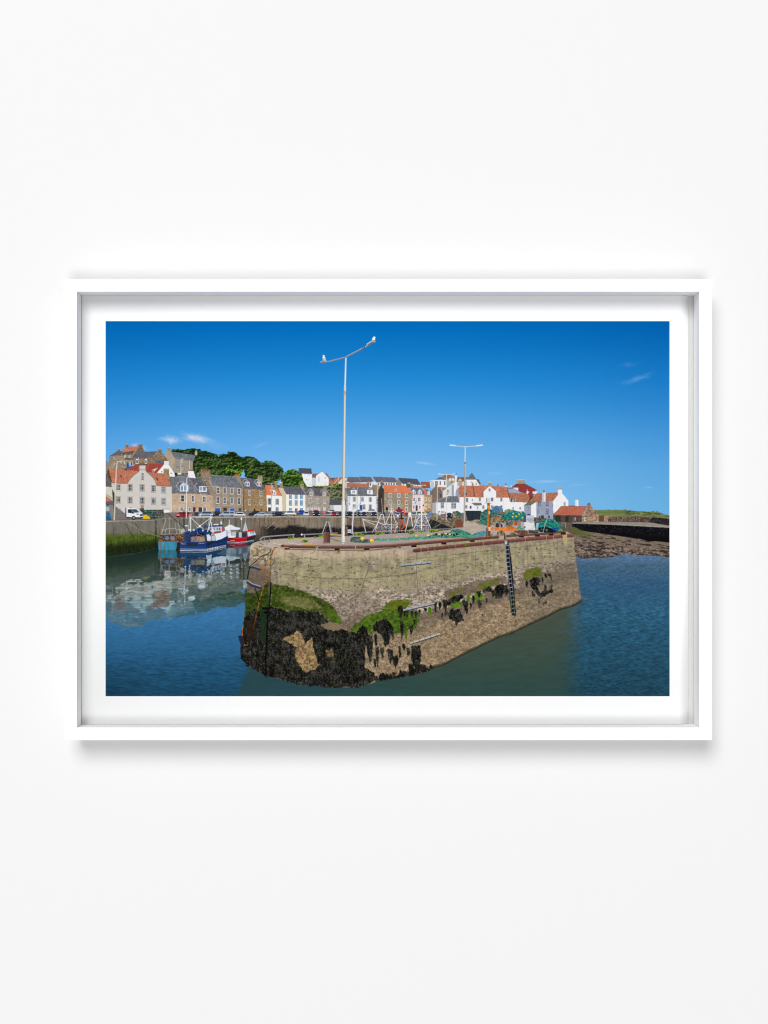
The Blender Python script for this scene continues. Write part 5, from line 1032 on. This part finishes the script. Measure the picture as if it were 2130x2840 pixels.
# ------------------------------------------------------------------ things lying on the pier
def net(pts, lab, a, b, seed, rough=1.4, name='fishing_net', spk=None):
    item(name, lab, 'nets and gear heaped on the pier'); lo, hi = col(a), col(b)
    def f(X, Y):
        o = mix(lo, hi, ss(.2, .8, fbm(X + Y * .8, Y - X * .3, 4.5, 1.9, 3, seed)) ); o = o * (.72 + .56 * vn(X / .95, Y / .95, seed + 2))[..., None]
        if spk is not None: o = mix(o, col(spk), (vn(X / 1.4, Y / 1.2, seed + 5) > .8) * .8)
        return o
    poly(pts, f, rough=rough, rs=3, seed=seed)
net([(470, 1100), (490, 1030), (560, 995), (620, 1030), (660, 1100), (650, 1135), (500, 1125)], 'small heap of green nets behind the rusty box', (50, 66, 60), (128, 146, 130), 501, spk=(40, 70, 130))
disc(515, 1102, 24, (222, 130, 50), ry=18); disc(500, 1058, 10, (206, 190, 70))
item('container', 'dark slatted container standing in front of the white hall')
poly([(700, 1000), (985, 996), (960, 1170), (745, 1180), (738, 1130)], plain((42, 50, 60), .08)); rect(700, 996, 990, 1004, (60, 70, 84)); line([(825, 1000), (828, 1170)], 6, (28, 34, 40))
for y in (1030, 1060, 1090, 1120): line([(745, y), (960, y - 2)], 2.5, (58, 66, 78))
net([(750, 1190), (840, 1160), (930, 1150), (990, 1180), (1000, 1250), (930, 1240), (880, 1200), (800, 1205)], 'scattered ropes and small floats at the foot of the dark container', (90, 84, 66), (190, 176, 150), 503)
net([(960, 1200), (990, 1040), (1050, 975), (1160, 970), (1180, 1000), (1380, 1010), (1400, 1100), (1300, 1200), (1130, 1270), (1000, 1240), (940, 1200)], 'big heap of teal nets behind the orange post', (24, 60, 56), (70, 150, 134), 505, spk=(150, 130, 106))
net([(1160, 1120), (1230, 1070), (1330, 1080), (1380, 1150), (1300, 1240), (1210, 1260), (1150, 1200)], 'tangle of brown ropes in front of the teal nets', (92, 70, 52), (190, 164, 128), 506)
net([(1165, 985), (1190, 930), (1250, 910), (1320, 920), (1365, 960), (1375, 1010), (1290, 1030), (1190, 1030)], 'faded blue tarpaulin bundle on top of the nets', (62, 100, 132), (110, 146, 172), 507, .8)
net([(1270, 1030), (1390, 1025), (1400, 1040), (1300, 1055)], 'rust red cloth between the nets', (150, 76, 56), (176, 96, 70), 508, .6)
net([(1395, 1060), (1400, 990), (1470, 965), (1560, 985), (1640, 1010), (1720, 1000), (1780, 1060), (1740, 1120), (1740, 1170), (1560, 1180), (1430, 1180), (1380, 1140)], 'long heap of green and blue nets with yellow floats', (18, 84, 84), (60, 158, 138), 509, spk=(36, 86, 150))
net([(1400, 1030), (1405, 985), (1470, 968), (1560, 1000), (1500, 1010), (1440, 1050)], 'pale olive net draped on the green heap', (96, 120, 90), (150, 166, 124), 510, .8)
tile(1400, 1260, 6.381); use(CUR - 1)
for x, y in ((150, 1048), (288, 1020), (250, 1058), (202, 1098), (314, 1120), (140, 1106)): disc(x, y, 15, (232, 196, 80))
tile(1180, 1260, 6.381)
net([(1380, 1200), (1430, 1150), (1560, 1170), (1550, 1240), (1480, 1290), (1400, 1280)], 'pile of broken crates and dark boards', (70, 60, 52), (170, 160, 146), 512)
for i in range(5): line([(1400 + i * 26, 1150), (1440 + i * 26, 1250)], 5, (60, 66, 56))
net([(1235, 1270), (1240, 1210), (1320, 1200), (1370, 1250), (1360, 1290), (1250, 1290)], 'dark hollow heap of old netting behind the hoop rail', (34, 28, 28), (96, 78, 66), 513)
net([(1150, 1310), (1180, 1280), (1300, 1295), (1420, 1290), (1500, 1270), (1590, 1290), (1640, 1320), (1600, 1345), (1530, 1365), (1300, 1350), (1160, 1345)], 'bright orange net spread on the pier deck', (206, 104, 44), (244, 140, 62), 514, 1.1)
net([(1420, 1300), (1470, 1265), (1560, 1275), (1590, 1310), (1480, 1325)], 'brown net lying on the orange net', (166, 96, 56), (200, 128, 80), 515, .8)
tile(1400, 1260, 6.381)
item('oil_drum', 'rust orange drum beside the nets')
rect(155, 1172, 330, 1258, plain((176, 104, 84), .08)); disc(262, 1232, 46, plain((168, 122, 104), .1), ry=42); rect(190, 1172, 204, 1260, (80, 40, 36))
net([(210, 1330), (220, 1280), (290, 1260), (360, 1310), (350, 1335)], 'teal net beside the white machine cabinet', (56, 124, 110), (100, 170, 148), 517, .8)
item('machine_cabinet', 'white and grey machine cabinet on the pier deck', None)
poly([(328, 1080), (378, 1075), (375, 1200), (328, 1200)], (74, 82, 100)); poly([(375, 1078), (516, 1082), (512, 1200), (375, 1198)], plain((190, 196, 208), .03)); rect(408, 1128, 502, 1185, (160, 168, 184)); rect(388, 1138, 400, 1155, (40, 44, 56)); rect(285, 1200, 360, 1300, (170, 174, 182)); poly([(345, 1200), (545, 1205), (545, 1335), (350, 1335)], plain((224, 224, 222), .02)); rect(335, 1275, 365, 1300, (96, 100, 106)); line([(545, 1215), (480, 1320), (410, 1335)], 5, (150, 150, 110))
net([(415, 1340), (600, 1345), (590, 1395), (430, 1395)], 'dark pallets at the foot of the white machine cabinet', (36, 42, 52), (96, 104, 116), 519, .5, 'pallet')
net([(520, 1130), (600, 1120), (690, 1140), (680, 1165), (560, 1190), (545, 1330), (600, 1345), (540, 1345), (520, 1200)], 'brown winch gear between cabinet and teal bundle', (60, 48, 42), (150, 128, 108), 520, .8, 'winch')
disc(590, 1195, 26, (40, 90, 170), ry=16)
net([(580, 1350), (600, 1240), (640, 1180), (720, 1150), (800, 1140), (870, 1155), (950, 1200), (1005, 1255), (1000, 1290), (930, 1290), (1000, 1340), (920, 1370), (700, 1385)], 'large teal net bundle at the end of the pier', (14, 84, 80), (64, 158, 140), 521, 1)
poly([(590, 1300), (700, 1275), (850, 1320), (930, 1360), (840, 1385), (620, 1380)], plain((24, 28, 34), .5, 2), rough=1.4); poly([(820, 1310), (900, 1290), (960, 1300), (870, 1350)], (26, 76, 150), rough=.6); disc(740, 1340, 22, (96, 104, 110)); disc(650, 1330, 20, (76, 80, 86))
line([(745, 1150), (710, 1230), (700, 1290), (675, 1390)], 11, (176, 184, 150)); line([(870, 1160), (960, 1280)], 6, (120, 190, 160)); disc(1000, 1340, 12, (236, 176, 110)); poly([(930, 1340), (990, 1310), (1010, 1350), (960, 1365)], (60, 150, 120), rough=.6)
item('handrail', 'white looped rail at the far corner of the pier')
line([(1010, 1260), (1015, 1215), (1070, 1215), (1075, 1300)], 7, (196, 180, 156)); poly([(1000, 1300), (1060, 1290), (1090, 1340), (1030, 1360)], plain((90, 84, 60), .4, 2), rough=1)
net([(80, 1425), (110, 1385), (170, 1375), (200, 1420)], 'coil of grey brown rope near the ladder head', (70, 60, 48), (140, 130, 110), 524, .8, 'rope_coil')
net([(150, 1355), (260, 1340), (380, 1345), (440, 1395), (300, 1415), (210, 1400)], 'heap of rusty brown chain near the ladder head', (72, 44, 40), (136, 96, 84), 525, .8, 'chain_heap')
tile(1180, 1260, 6.381)
net([(1255, 1435), (1270, 1370), (1330, 1340), (1390, 1370), (1420, 1430), (1340, 1440)], 'hoop shaped heap of brown netting right of the orange post', (66, 48, 36), (170, 130, 80), 526, .8)
item('wooden_box', 'rusty open box beside the second lamp post')
poly([(512, 1135), (660, 1135), (668, 1290), (520, 1300)], plain((110, 84, 66), .2, 3)); rect(545, 1180, 640, 1290, (124, 70, 56)); rect(530, 1140, 655, 1180, (150, 124, 96)); rect(540, 1150, 645, 1172, (84, 66, 54))
net([(380, 1150), (500, 1180), (510, 1290), (470, 1280), (440, 1230), (350, 1190)], 'chains and tyres along the edge of the back pier', (70, 60, 52), (170, 150, 130), 528, 1, 'chain_heap')
net([(100, 1130), (220, 1110), (380, 1160), (500, 1250), (490, 1300), (330, 1230), (200, 1170)], 'row of tyres and ropes on the slanting pier edge', (74, 64, 54), (170, 156, 132), 529, 1, 'chain_heap')
item('wall', 'dark slanting inner wall of the pier with mooring lines')
poly([(75, 1250), (120, 1140), (300, 1220), (490, 1305), (330, 1312), (100, 1325)], plain((40, 40, 46), .3, 4)); line([(100, 1132), (490, 1305)], 16, plain((128, 112, 92), .2, 4))
for a in (((275, 1220), (100, 1320)), ((275, 1225), (135, 1322)), ((130, 1150), (80, 1240)), ((200, 1210), (160, 1290))): line(a, 4, (190, 180, 120))
item('people', 'two people near the white van at the top of the slanting pier edge')
poly([(225, 1075), (232, 1020), (262, 1010), (270, 1075)], (220, 220, 222)); disc(250, 1010, 9, (120, 90, 80)); poly([(40, 1090), (70, 1020), (95, 1010), (115, 1080), (100, 1110), (50, 1110)], plain((110, 130, 170), .4, 1.5), rough=.6)
net([(140, 1110), (140, 1075), (200, 1070), (210, 1110)], 'small yellow and grey gear pile at the quay corner', (96, 90, 70), (200, 190, 90), 531, .6)
item('kayak', 'red kayak stood upright beside a thin white lamp post')
poly([(342, 1130), (345, 1030), (358, 1020), (368, 1040), (366, 1140)], (206, 38, 62))
tile(930, 1460, 5.53)
net([(228, 225), (240, 175), (290, 155), (370, 160), (420, 190), (560, 200), (600, 215), (560, 250), (400, 252), (250, 240)], 'dark green net heap with yellow floats right of the tall lamp post', (44, 62, 56), (110, 134, 122), 541, 1)
net([(540, 200), (640, 175), (720, 190), (900, 180), (1100, 172), (1230, 140), (1330, 155), (1420, 150), (1600, 160), (1560, 180), (1300, 195), (900, 215), (700, 222), (600, 215)], 'long strip of bright green net spread along the pier deck', (56, 128, 108), (104, 174, 150), 542, .8)
for x, y, r, c in ((415, 188, 28, (240, 200, 60)), (560, 217, 31, (242, 204, 60)), (578, 180, 16, (214, 150, 128)), (620, 172, 18, (216, 150, 126)), (948, 164, 19, (220, 150, 130)), (1018, 162, 19, (218, 150, 130)), (1245, 146, 23, (228, 178, 70)), (1425, 140, 20, (240, 220, 110)), (1485, 134, 22, (228, 160, 120))):
    item('float', ('yellow' if c[1] > 170 else 'pink') + ' net float lying on the pier deck, %s from the left' % ['first', 'second', 'third', 'fourth', 'fifth', 'sixth', 'seventh', 'eighth', 'ninth'][[415, 560, 578, 620, 948, 1018, 1245, 1425, 1485].index(x)], 'net floats on the pier deck')
    disc(x, y, r, lambda X, Y, c=c: col(c) * (1 + 0 * X)[..., None]); disc(x - r * .3, y - r * .35, r * .4, tuple(min(255, v + 24) for v in c)); disc(x + r * .2, y + r * .55, r * .5, tuple(int(v * .72) for v in c), ry=r * .3)
tile(1180, 1260, 6.381)
net([(-40, 1500), (60, 1440), (200, 1400), (340, 1385), (420, 1390), (460, 1330), (540, 1320), (640, 1335), (740, 1370), (800, 1400), (900, 1440), (880, 1480), (700, 1480), (540, 1470), (380, 1485), (260, 1470), (100, 1480)], 'large green net heap with dark and yellow floats on the middle of the deck', (42, 92, 84), (112, 172, 148), 551, 1)
for x in range(180, 580, 52): disc(x + 10, 1418 + 8 * math.sin(x), 20, (34, 34, 36), ry=17)
for x, y in ((245, 1412), (358, 1404), (430, 1412)): disc(x, y, 24, (232, 216, 120), ry=14)
net([(820, 1440), (860, 1400), (960, 1370), (1010, 1350), (1100, 1370), (1090, 1400), (1040, 1440), (960, 1455), (880, 1460)], 'blue net heap left of the orange post', (44, 110, 130), (110, 170, 184), 552, 1)
net([(590, 1420), (640, 1395), (760, 1430), (860, 1460), (820, 1482), (700, 1470)], 'smooth teal net fold in front of the large green heap', (40, 120, 98), (96, 178, 146), 553, .8)
net([(1010, 1455), (1060, 1425), (1100, 1415), (1210, 1390), (1200, 1440), (1130, 1455)], 'orange and teal net scraps at the foot of the orange post', (60, 120, 110), (226, 150, 80), 554, .8)
item('marker_post', 'tall rusty orange post with white marks and a lamp box on top')
poly([(1088, 862), (1140, 862), (1150, 1452), (1098, 1452)], lambda X, Y: mix(mix(col((212, 112, 44)), col((150, 74, 34)), ss(.3, .8, (X - 1350) / 10 + .3 * (vn(X / 2, Y / 5, 561) - .5))), col((104, 62, 42)), np.maximum(ss(1402, 1396, Y), ss(1466, 1474, Y)) * .8))
rect(1092, 908, 1140, 985, (232, 150, 60)); rect(1112, 1000, 1140, 1065, (236, 190, 150)); rect(1118, 1290, 1146, 1350, (236, 232, 226)); rect(1116, 1300, 1146, 1308, (190, 100, 50)); rect(1116, 1320, 1146, 1330, (190, 100, 50)); rect(1096, 950, 1110, 1080, (120, 70, 40))
rect(1072, 770, 1148, 852, plain((206, 206, 204), .04)); rect(1072, 770, 1084, 852, (130, 132, 134)); line([(1048, 862), (1172, 862)], 6, (120, 120, 122)); rect(1074, 1292, 1096, 1455, (90, 92, 90))
item('handrail', 'pair of grey hoop rails at the head of the ladder')
for a in (((1215, 1440), (1225, 1290), (1240, 1215), (1270, 1198), (1300, 1215), (1312, 1290), (1325, 1500)), ((1320, 1300), (1330, 1230), (1345, 1200)), ((1395, 1240), (1405, 1205), (1418, 1400), (1424, 1500)), ((1205, 1310), (1200, 1450)), ((1290, 1340), (1310, 1490))): line(a, 11, (162, 166, 174))

# ------------------------------------------------------------------ lamp posts and gulls
tile(1180, 1260, 6.381)
item('street_lamp', 'thin white lamp post with low T arm in front of the small white house', 'lamp posts around the harbour')
line([(210, 555), (203, 1160)], 12, (206, 202, 196))
item('street_lamp', 'thin white lamp post with a wide T arm above the small white house', 'lamp posts around the harbour')
line([(372, 350), (366, 1160)], 14, (214, 210, 204)); line([(232, 345), (300, 356), (372, 358), (500, 348)], 9, (222, 222, 224)); rect(228, 338, 262, 354, (222, 222, 224)); rect(490, 338, 530, 352, (222, 222, 224))
tile(790, 1260, 6.381)
item('street_lamp', 'grey lamp post in front of the house with blue quoins', 'lamp posts around the harbour')
line([(1280, 590), (1276, 1110)], 12, (186, 182, 172)); line([(1155, 540), (1150, 900)], 7, (110, 112, 108)); line([(1345, 540), (1332, 880)], 7, (110, 112, 108))
tile(540, 1215, 6.381)
item('street_lamp', 'grey lamp post with T arm in front of the narrow orange roofed house', 'lamp posts around the harbour')
line([(1362, 800), (1352, 1390)], 12, (176, 172, 164)); line([(1285, 790), (1362, 802), (1430, 788)], 8, (186, 186, 184))
tile(290, 1215, 6.381)
item('street_lamp', 'cream lamp post with a curved arm in front of the cream gabled house', 'lamp posts around the harbour')
line([(172, 1445), (190, 1000), (205, 620), (218, 450), (235, 415), (290, 408), (390, 404)], 24, (212, 204, 190), w2=8); line([(181, 1445), (198, 1000)], 5, (160, 152, 140))
item('street_lamp', 'white lamp post in front of the slate roofed house with large dormers', 'lamp posts around the harbour')
line([(1447, 1405), (1452, 1000), (1455, 720), (1470, 685), (1560, 645)], 17, (224, 222, 220), w2=8)
tile(860, 890, 5.53)
tile(0, 0, 1)
item('street_lamp', 'second tall lamp post with a level T arm, in front of the white hall', 'lamp posts around the harbour')
line([(1290.3, 1238), (1289.4, 1283)], 2.8, (206, 214, 222)); line([(1289.4, 1283), (1288.6, 1380), (1287.6, 1459)], 3.6, (196, 188, 178), w2=4.6); line([(1288.2, 1290), (1286.4, 1459)], 1.2, (132, 124, 116), w2=1.4)
line([(1252, 1235.5), (1290, 1239), (1334, 1236)], 2.2, (196, 206, 216)); line([(1248, 1234.4), (1262, 1235.6)], 3.4, (222, 228, 232)); line([(1322, 1236), (1338, 1234.4)], 3.4, (222, 228, 232)); disc(1289.5, 1284, 2.6, (130, 110, 96))
item('street_lamp', 'tallest cream lamp post with two uneven arms, standing on the pier head', 'lamp posts around the harbour')
tile(860, 890, 5.53)
def polec(X, Y):
    cx = np.interp(Y, [990, 1087, 1260, 1388, 1503], [959, 956.2, 953.8, 952, 951.4]); hw = np.interp(Y, [990, 1087, 1260, 1386, 1388, 1503], [2.2, 2.9, 3.6, 4.0, 4.9, 4.9])
    t = (X - cx) / hw; o = mix(col((226, 216, 198)), col((148, 128, 104)), ss(-.1, -.95, t)); o = mix(o, col((190, 176, 156)), ss(.6, 1., t))
    wv = ss(1388, 1390, Y); o = mix(o, mix(col((236, 234, 228)), col((164, 164, 160)), ss(.1, -1, t)), wv); o = mix(o, col((190, 174, 150)), wv * ss(.6, .72, fbm(X, Y, 2.5, 5, 2, 571)) * .5)
    return mix(o, col((206, 140, 96)), ss(1100, 1088, Y) * .7)
line([(548, 570), (535, 1012)], 21, plain((228, 236, 240), .03), w2=26); line([(541, 585), (528, 1012)], 5, (168, 182, 196)); line([(535, 1010), (534, 1090)], 32, (222, 222, 214)); line([(522, 1010), (520, 1090)], 5, (160, 160, 150))
tile(0, 0, 1)
line([(956.2, 1087), (953.8, 1260), (952.2, 1388)], 6.2, polec, w2=8); line([(952.1, 1388), (951.4, 1503)], 9.6, polec); line([(944, 1504.5), (960, 1505)], 3, (170, 160, 146))
tile(860, 890, 5.53)
line([(290, 622), (540, 560)], 17, (136, 132, 132)); line([(290, 615), (540, 552)], 5, (190, 190, 190)); line([(545, 558), (850, 398)], 19, (132, 128, 128)); line([(548, 548), (850, 388)], 6, (196, 198, 200)); line([(808, 410), (812, 428)], 8, (30, 30, 36)); disc(835, 404, 12, (120, 70, 76))
poly([(146, 632), (190, 610), (248, 604), (262, 622), (240, 640), (196, 648)], (186, 192, 196)); poly([(160, 634), (200, 618), (250, 622), (238, 640), (196, 648)], (116, 124, 134)); line([(250, 625), (300, 620)], 12, (150, 156, 160))
poly([(858, 358), (940, 306), (990, 296), (1018, 314), (985, 335), (945, 345), (905, 384), (880, 375)], (112, 116, 112)); poly([(858, 358), (940, 304), (990, 296), (940, 320), (875, 364)], (206, 212, 218)); poly([(950, 318), (990, 302), (1010, 314), (975, 330)], (168, 170, 164))
line([(850, 396), (880, 376)], 12, (180, 184, 188))
item('gull', 'white gull perched on the higher right lamp head', 'gulls on the tall lamp post')
poly([(948, 296), (950, 270), (965, 258), (970, 244), (982, 236), (998, 242), (1004, 258), (998, 268), (996, 290), (985, 300)], (240, 243, 246)); poly([(946, 300), (948, 284), (980, 290), (996, 300)], (176, 186, 192)); line([(998, 246), (1004, 260)], 5, (170, 150, 110))
item('gull', 'white gull perched on the lower left lamp head', 'gulls on the tall lamp post')
poly([(192, 596), (190, 572), (196, 550), (192, 530), (206, 522), (222, 528), (224, 548), (236, 575), (242, 604), (205, 604)], (240, 243, 246)); poly([(192, 598), (192, 575), (226, 570), (240, 604), (205, 606)], (196, 190, 190)); line([(188, 534), (196, 530)], 6, (206, 180, 120))

# ------------------------------------------------------------------ the place: a white wall with the framed print
import bpy, bmesh
sc = bpy.context.scene
COL = sc.collection
K = 0.0003844              # metres per drawing unit on the plane of the frame's front face
D = 2.07                   # camera distance to that plane
DEP = 0.031                # the paper lies this far behind the front face
WALLY = 0.048
FB = 0.046                 # back of the frame; the small gap to the wall is set for its shadow
AMB, KEY_POS, KEY_SIZE, KEY_W = .38, (-2.3, -12, 5.8), 6.5, 1330
FILL_W = 640
LIGHT_ON_PAPER = 1.335      # irradiance on the paper; ink reflectance = printed colour / this

def wx(px, d=0.): return (px - 1065) * K * (1 + d / D)
def wz(py, d=0.): return (1420 - py) * K * (1 + d / D)

def material(name, base, rough=.9, spec=.2, bump=0., scale=400., var=.0):
    m = bpy.data.materials.new(name); m.use_nodes = True
    nt = m.node_tree; b = nt.nodes['Principled BSDF']
    b.inputs['Base Color'].default_value = (*base, 1); b.inputs['Roughness'].default_value = rough
    b.inputs['Specular IOR Level'].default_value = spec
    tc = nt.nodes.new('ShaderNodeTexCoord'); n = nt.nodes.new('ShaderNodeTexNoise')
    n.inputs['Scale'].default_value = scale; n.inputs['Detail'].default_value = 4
    nt.links.new(tc.outputs['Object'], n.inputs['Vector'])
    if bump:
        bp = nt.nodes.new('ShaderNodeBump'); bp.inputs['Strength'].default_value = bump; bp.inputs['Distance'].default_value = .0004
        nt.links.new(n.outputs['Fac'], bp.inputs['Height']); nt.links.new(bp.outputs['Normal'], b.inputs['Normal'])
    if var:
        r = nt.nodes.new('ShaderNodeMapRange'); r.inputs['To Min'].default_value = 1 - var; r.inputs['To Max'].default_value = 1 + var
        mx = nt.nodes.new('ShaderNodeVectorMath'); mx.operation = 'SCALE'; mx.inputs[0].default_value = base
        nt.links.new(n.outputs['Fac'], r.inputs['Value']); nt.links.new(r.outputs['Result'], mx.inputs['Scale']); nt.links.new(mx.outputs['Vector'], b.inputs['Base Color'])
    return m

M_WALL = material('matt_white_wall_paint', (.700, .700, .700), .95, .1, .0, 60., .003)
M_FRAME = material('white_satin_wood', (.93, .93, .93), .55, .25, .0, 150.)
M_PAPER = material('white_cotton_paper', (.945, .945, .945), .95, .05, .0, 60., .002)
M_BOARD = material('shade_grey_backing_board', (.50, .50, .49), .95, .05, .05, 500.)  # board toned grey to stand in for shade along the right rail
M_INK = material('printed_ink', (.5, .5, .5), .9, .0)
nt = M_INK.node_tree; at = nt.nodes.new('ShaderNodeAttribute'); at.attribute_name = 'ink'
nt.links.new(at.outputs['Color'], nt.nodes['Principled BSDF'].inputs['Base Color'])

def link(name, me, mat, parent=None):
    o = bpy.data.objects.new(name, me); COL.objects.link(o); me.materials.append(mat)
    if parent: o.parent = parent
    return o

def bm_obj(name, bm, mat, parent=None):
    me = bpy.data.meshes.new(name); bm.normal_update(); bm.to_mesh(me); bm.free()
    return link(name, me, mat, parent)

# wall
bm = bmesh.new(); bmesh.ops.create_cube(bm, size=1)
bmesh.ops.scale(bm, vec=(14, .2, 9), verts=bm.verts); bmesh.ops.translate(bm, vec=(0, WALLY + .1, 0), verts=bm.verts)
w = bm_obj('wall', bm, M_WALL); w['kind'] = 'structure'; w['label'] = 'plain matt white wall behind the framed print'

# frame
O = (wx(179.5), wx(1975), wz(2053), wz(775)); I = (wx(213), wx(1940), wz(2018), wz(809))
root = bpy.data.objects.new('framed_print', None); COL.objects.link(root); root.location = ((O[0] + O[1]) / 2, FB, O[2])
root['label'] = 'white box frame holding a printed harbour photograph, hanging on a white wall'; root['category'] = 'framed print'
RL = root.location.copy()
def shift(bm): bmesh.ops.translate(bm, vec=(-RL.x, -RL.y, -RL.z), verts=bm.verts)
def rail(side):
    """one mitred side of the frame"""
    x0, x1, z0, z1 = O; a0, a1, c0, c1 = I; g = .00012
    q = {'top': [(x0 + g, z1), (x1 - g, z1), (a1 - g, c1), (a0 + g, c1)], 'bottom': [(x1 - g, z0), (x0 + g, z0), (a0 + g, c0), (a1 - g, c0)],
         'left': [(x0, z0 + g), (x0, z1 - g), (a0, c1 - g), (a0, c0 + g)], 'right': [(x1, z1 - g), (x1, z0 + g), (a1, c0 + g), (a1, c1 - g)]}[side]
    bm = bmesh.new(); f = [bm.verts.new((x, 0, z)) for x, z in q]; # the outer side is undercut towards the back to lessen bounce onto the wall
    u = .007; b = [bm.verts.new((x + (u if x < x0 + .001 else -u if x > x1 - .001 else 0), FB, z + (u if z < z0 + .001 else -u if z > z1 - .001 else 0))) for x, z in q]
    bm.faces.new(f); bm.faces.new(b[::-1])
    for i in range(4): bm.faces.new((f[i], b[i], b[(i + 1) % 4], f[(i + 1) % 4]))
    bmesh.ops.recalc_face_normals(bm, faces=bm.faces)
    e = [e for e in bm.edges if abs(e.verts[0].co.y) < 1e-6 and abs(e.verts[1].co.y) < 1e-6 and
         ((abs(e.verts[0].co.x - e.verts[1].co.x) < 1e-4) or (abs(e.verts[0].co.z - e.verts[1].co.z) < 1e-4))]
    bmesh.ops.bevel(bm, geom=e, offset=.0005, segments=2, affect='EDGES')
    shift(bm); return bm_obj('frame_rail', bm, M_FRAME, root)
for s in ('top', 'bottom', 'left', 'right'):
    rail(s)
# backing board, flush with the rails' backs
bm = bmesh.new(); bmesh.ops.create_cube(bm, size=1)
bmesh.ops.scale(bm, vec=(I[1] - I[0] - .0004, .003, I[3] - I[2] - .0004), verts=bm.verts)
bmesh.ops.translate(bm, vec=((I[0] + I[1]) / 2, FB - .004, (I[2] + I[3]) / 2), verts=bm.verts); shift(bm)
bm_obj('backing_board', bm, M_BOARD, root)
# paper sheet: flat, its right margin bent back and cut short to imitate shade there
x0, x1, z0, z1 = I[0] + .0003, I[1] - .0058, I[2] + .0003, I[3] - .0003
CURL_W, CURL_D = .0120, .0088
xs = [x0, (x0 + x1) / 2] + [x1 - CURL_W + CURL_W * i / 28 for i in range(29)]
def curl(x):
    t = max(0., (x - (x1 - CURL_W)) / CURL_W); return DEP + CURL_D * t ** 2
bm = bmesh.new(); T = .0004
fr = [[bm.verts.new((x, curl(x), z)) for x in xs] for z in (z0, z1)]; bk = [[bm.verts.new((x, curl(x) + T, z)) for x in xs] for z in (z0, z1)]
n = len(xs)
for i in range(n - 1):
    bm.faces.new((fr[0][i], fr[0][i + 1], fr[1][i + 1], fr[1][i])); bm.faces.new((bk[0][i], bk[1][i], bk[1][i + 1], bk[0][i + 1]))
    bm.faces.new((fr[0][i], bk[0][i], bk[0][i + 1], fr[0][i + 1])); bm.faces.new((fr[1][i], fr[1][i + 1], bk[1][i + 1], bk[1][i]))
bm.faces.new((fr[0][0], fr[1][0], bk[1][0], bk[0][0])); bm.faces.new((fr[0][-1], bk[0][-1], bk[1][-1], fr[1][-1]))
bmesh.ops.recalc_face_normals(bm, faces=bm.faces)
for f in bm.faces: f.smooth = abs(f.normal.y) > .5
shift(bm); PRINT = bm_obj('print', bm, M_PAPER, root); PRINT['label'] = 'white paper sheet printed with a harbour view, stone pier in front'

# ink facets: one flat mesh per thing the print shows, all in one plane, edge to edge
ink = C.reshape(CH // 2, 2, CW // 2, 2, 3).mean((1, 3)).clip(0, 1)
lin = np.where(ink <= .04045, ink / 12.92, ((ink + .055) / 1.055) ** 2.4) / LIGHT_ON_PAPER
ids = ID[::2, ::2]
h, wd = ids.shape
gx = (wx(PX0, DEP) + (wx(PX0 + PW, DEP) - wx(PX0, DEP)) * np.arange(wd + 1) / wd - RL.x).astype(np.float32)
gz = (wz(PY0, DEP) + (wz(PY0 + PH, DEP) - wz(PY0, DEP)) * np.arange(h + 1) / h - RL.z).astype(np.float32)
INKY = np.float32(DEP - .00015 - RL.y)
for k, (name, label, group) in enumerate(ITEMS):
    jj, ii = np.nonzero(ids == k)
    if not len(jj): continue
    a = jj * (wd + 1) + ii
    quads = np.stack([a + wd + 1, a + wd + 2, a + 1, a], 1)
    u, inv = np.unique(quads.ravel(), return_inverse=True)
    co = np.empty((len(u), 3), np.float32); co[:, 0] = gx[u % (wd + 1)]; co[:, 1] = INKY; co[:, 2] = gz[u // (wd + 1)]
    me = bpy.data.meshes.new(name); me.vertices.add(len(u)); me.vertices.foreach_set('co', co.ravel())
    me.loops.add(quads.size); me.loops.foreach_set('vertex_index', inv.ravel().astype(np.int32))
    me.polygons.add(len(quads)); me.polygons.foreach_set('loop_start', np.arange(0, quads.size, 4, dtype=np.int32))
    me.update(calc_edges=True)
    at = me.attributes.new('ink', 'FLOAT_COLOR', 'FACE')
    c = np.ones((len(quads), 4), np.float32); c[:, :3] = lin[jj, ii]; at.data.foreach_set('color', c.ravel())
    o = link(name, me, M_INK, PRINT)
    if label: o['label'] = label
    if group: o['group'] = group

# ------------------------------------------------------------------ light
wld = bpy.data.worlds.new('World'); sc.world = wld; wld.use_nodes = True
bg = wld.node_tree.nodes['Background']; bg.inputs['Color'].default_value = (1, 1, 1, 1); bg.inputs['Strength'].default_value = AMB
from mathutils import Vector
def area(name, loc, size, watts):
    l = bpy.data.lights.new(name, 'AREA'); l.shape = 'DISK'; l.size = size; l.energy = watts
    o = bpy.data.objects.new(name, l); COL.objects.link(o); o.location = loc
    o.rotation_euler = (Vector((0, 0, 0)) - Vector(loc)).to_track_quat('-Z', 'Y').to_euler()
area('softbox_above', KEY_POS, KEY_SIZE, KEY_W)
area('added_front_fill', (0, -13, -3.6), 4.0, FILL_W)  # added fill from the camera side, brightens the paper margins inside the frame

cam = bpy.data.cameras.new('camera'); co = bpy.data.objects.new('camera', cam); COL.objects.link(co); sc.camera = co
co.location = (0, -D, 0); co.rotation_euler = (math.pi / 2, 0, 0)
cam.sensor_fit = 'VERTICAL'; cam.sensor_height = 36; cam.lens = 36 * D / (2840 * K); cam.clip_end = 100; cam.clip_start = .05
vs = sc.view_settings; vs.view_transform = 'Standard'; vs.look = 'None'; vs.exposure = 0; vs.gamma = 1; vs.use_curve_mapping = False
sc.cycles.max_bounces = 6; sc.cycles.filter_width = 1.15; sc.cycles.use_denoising = True
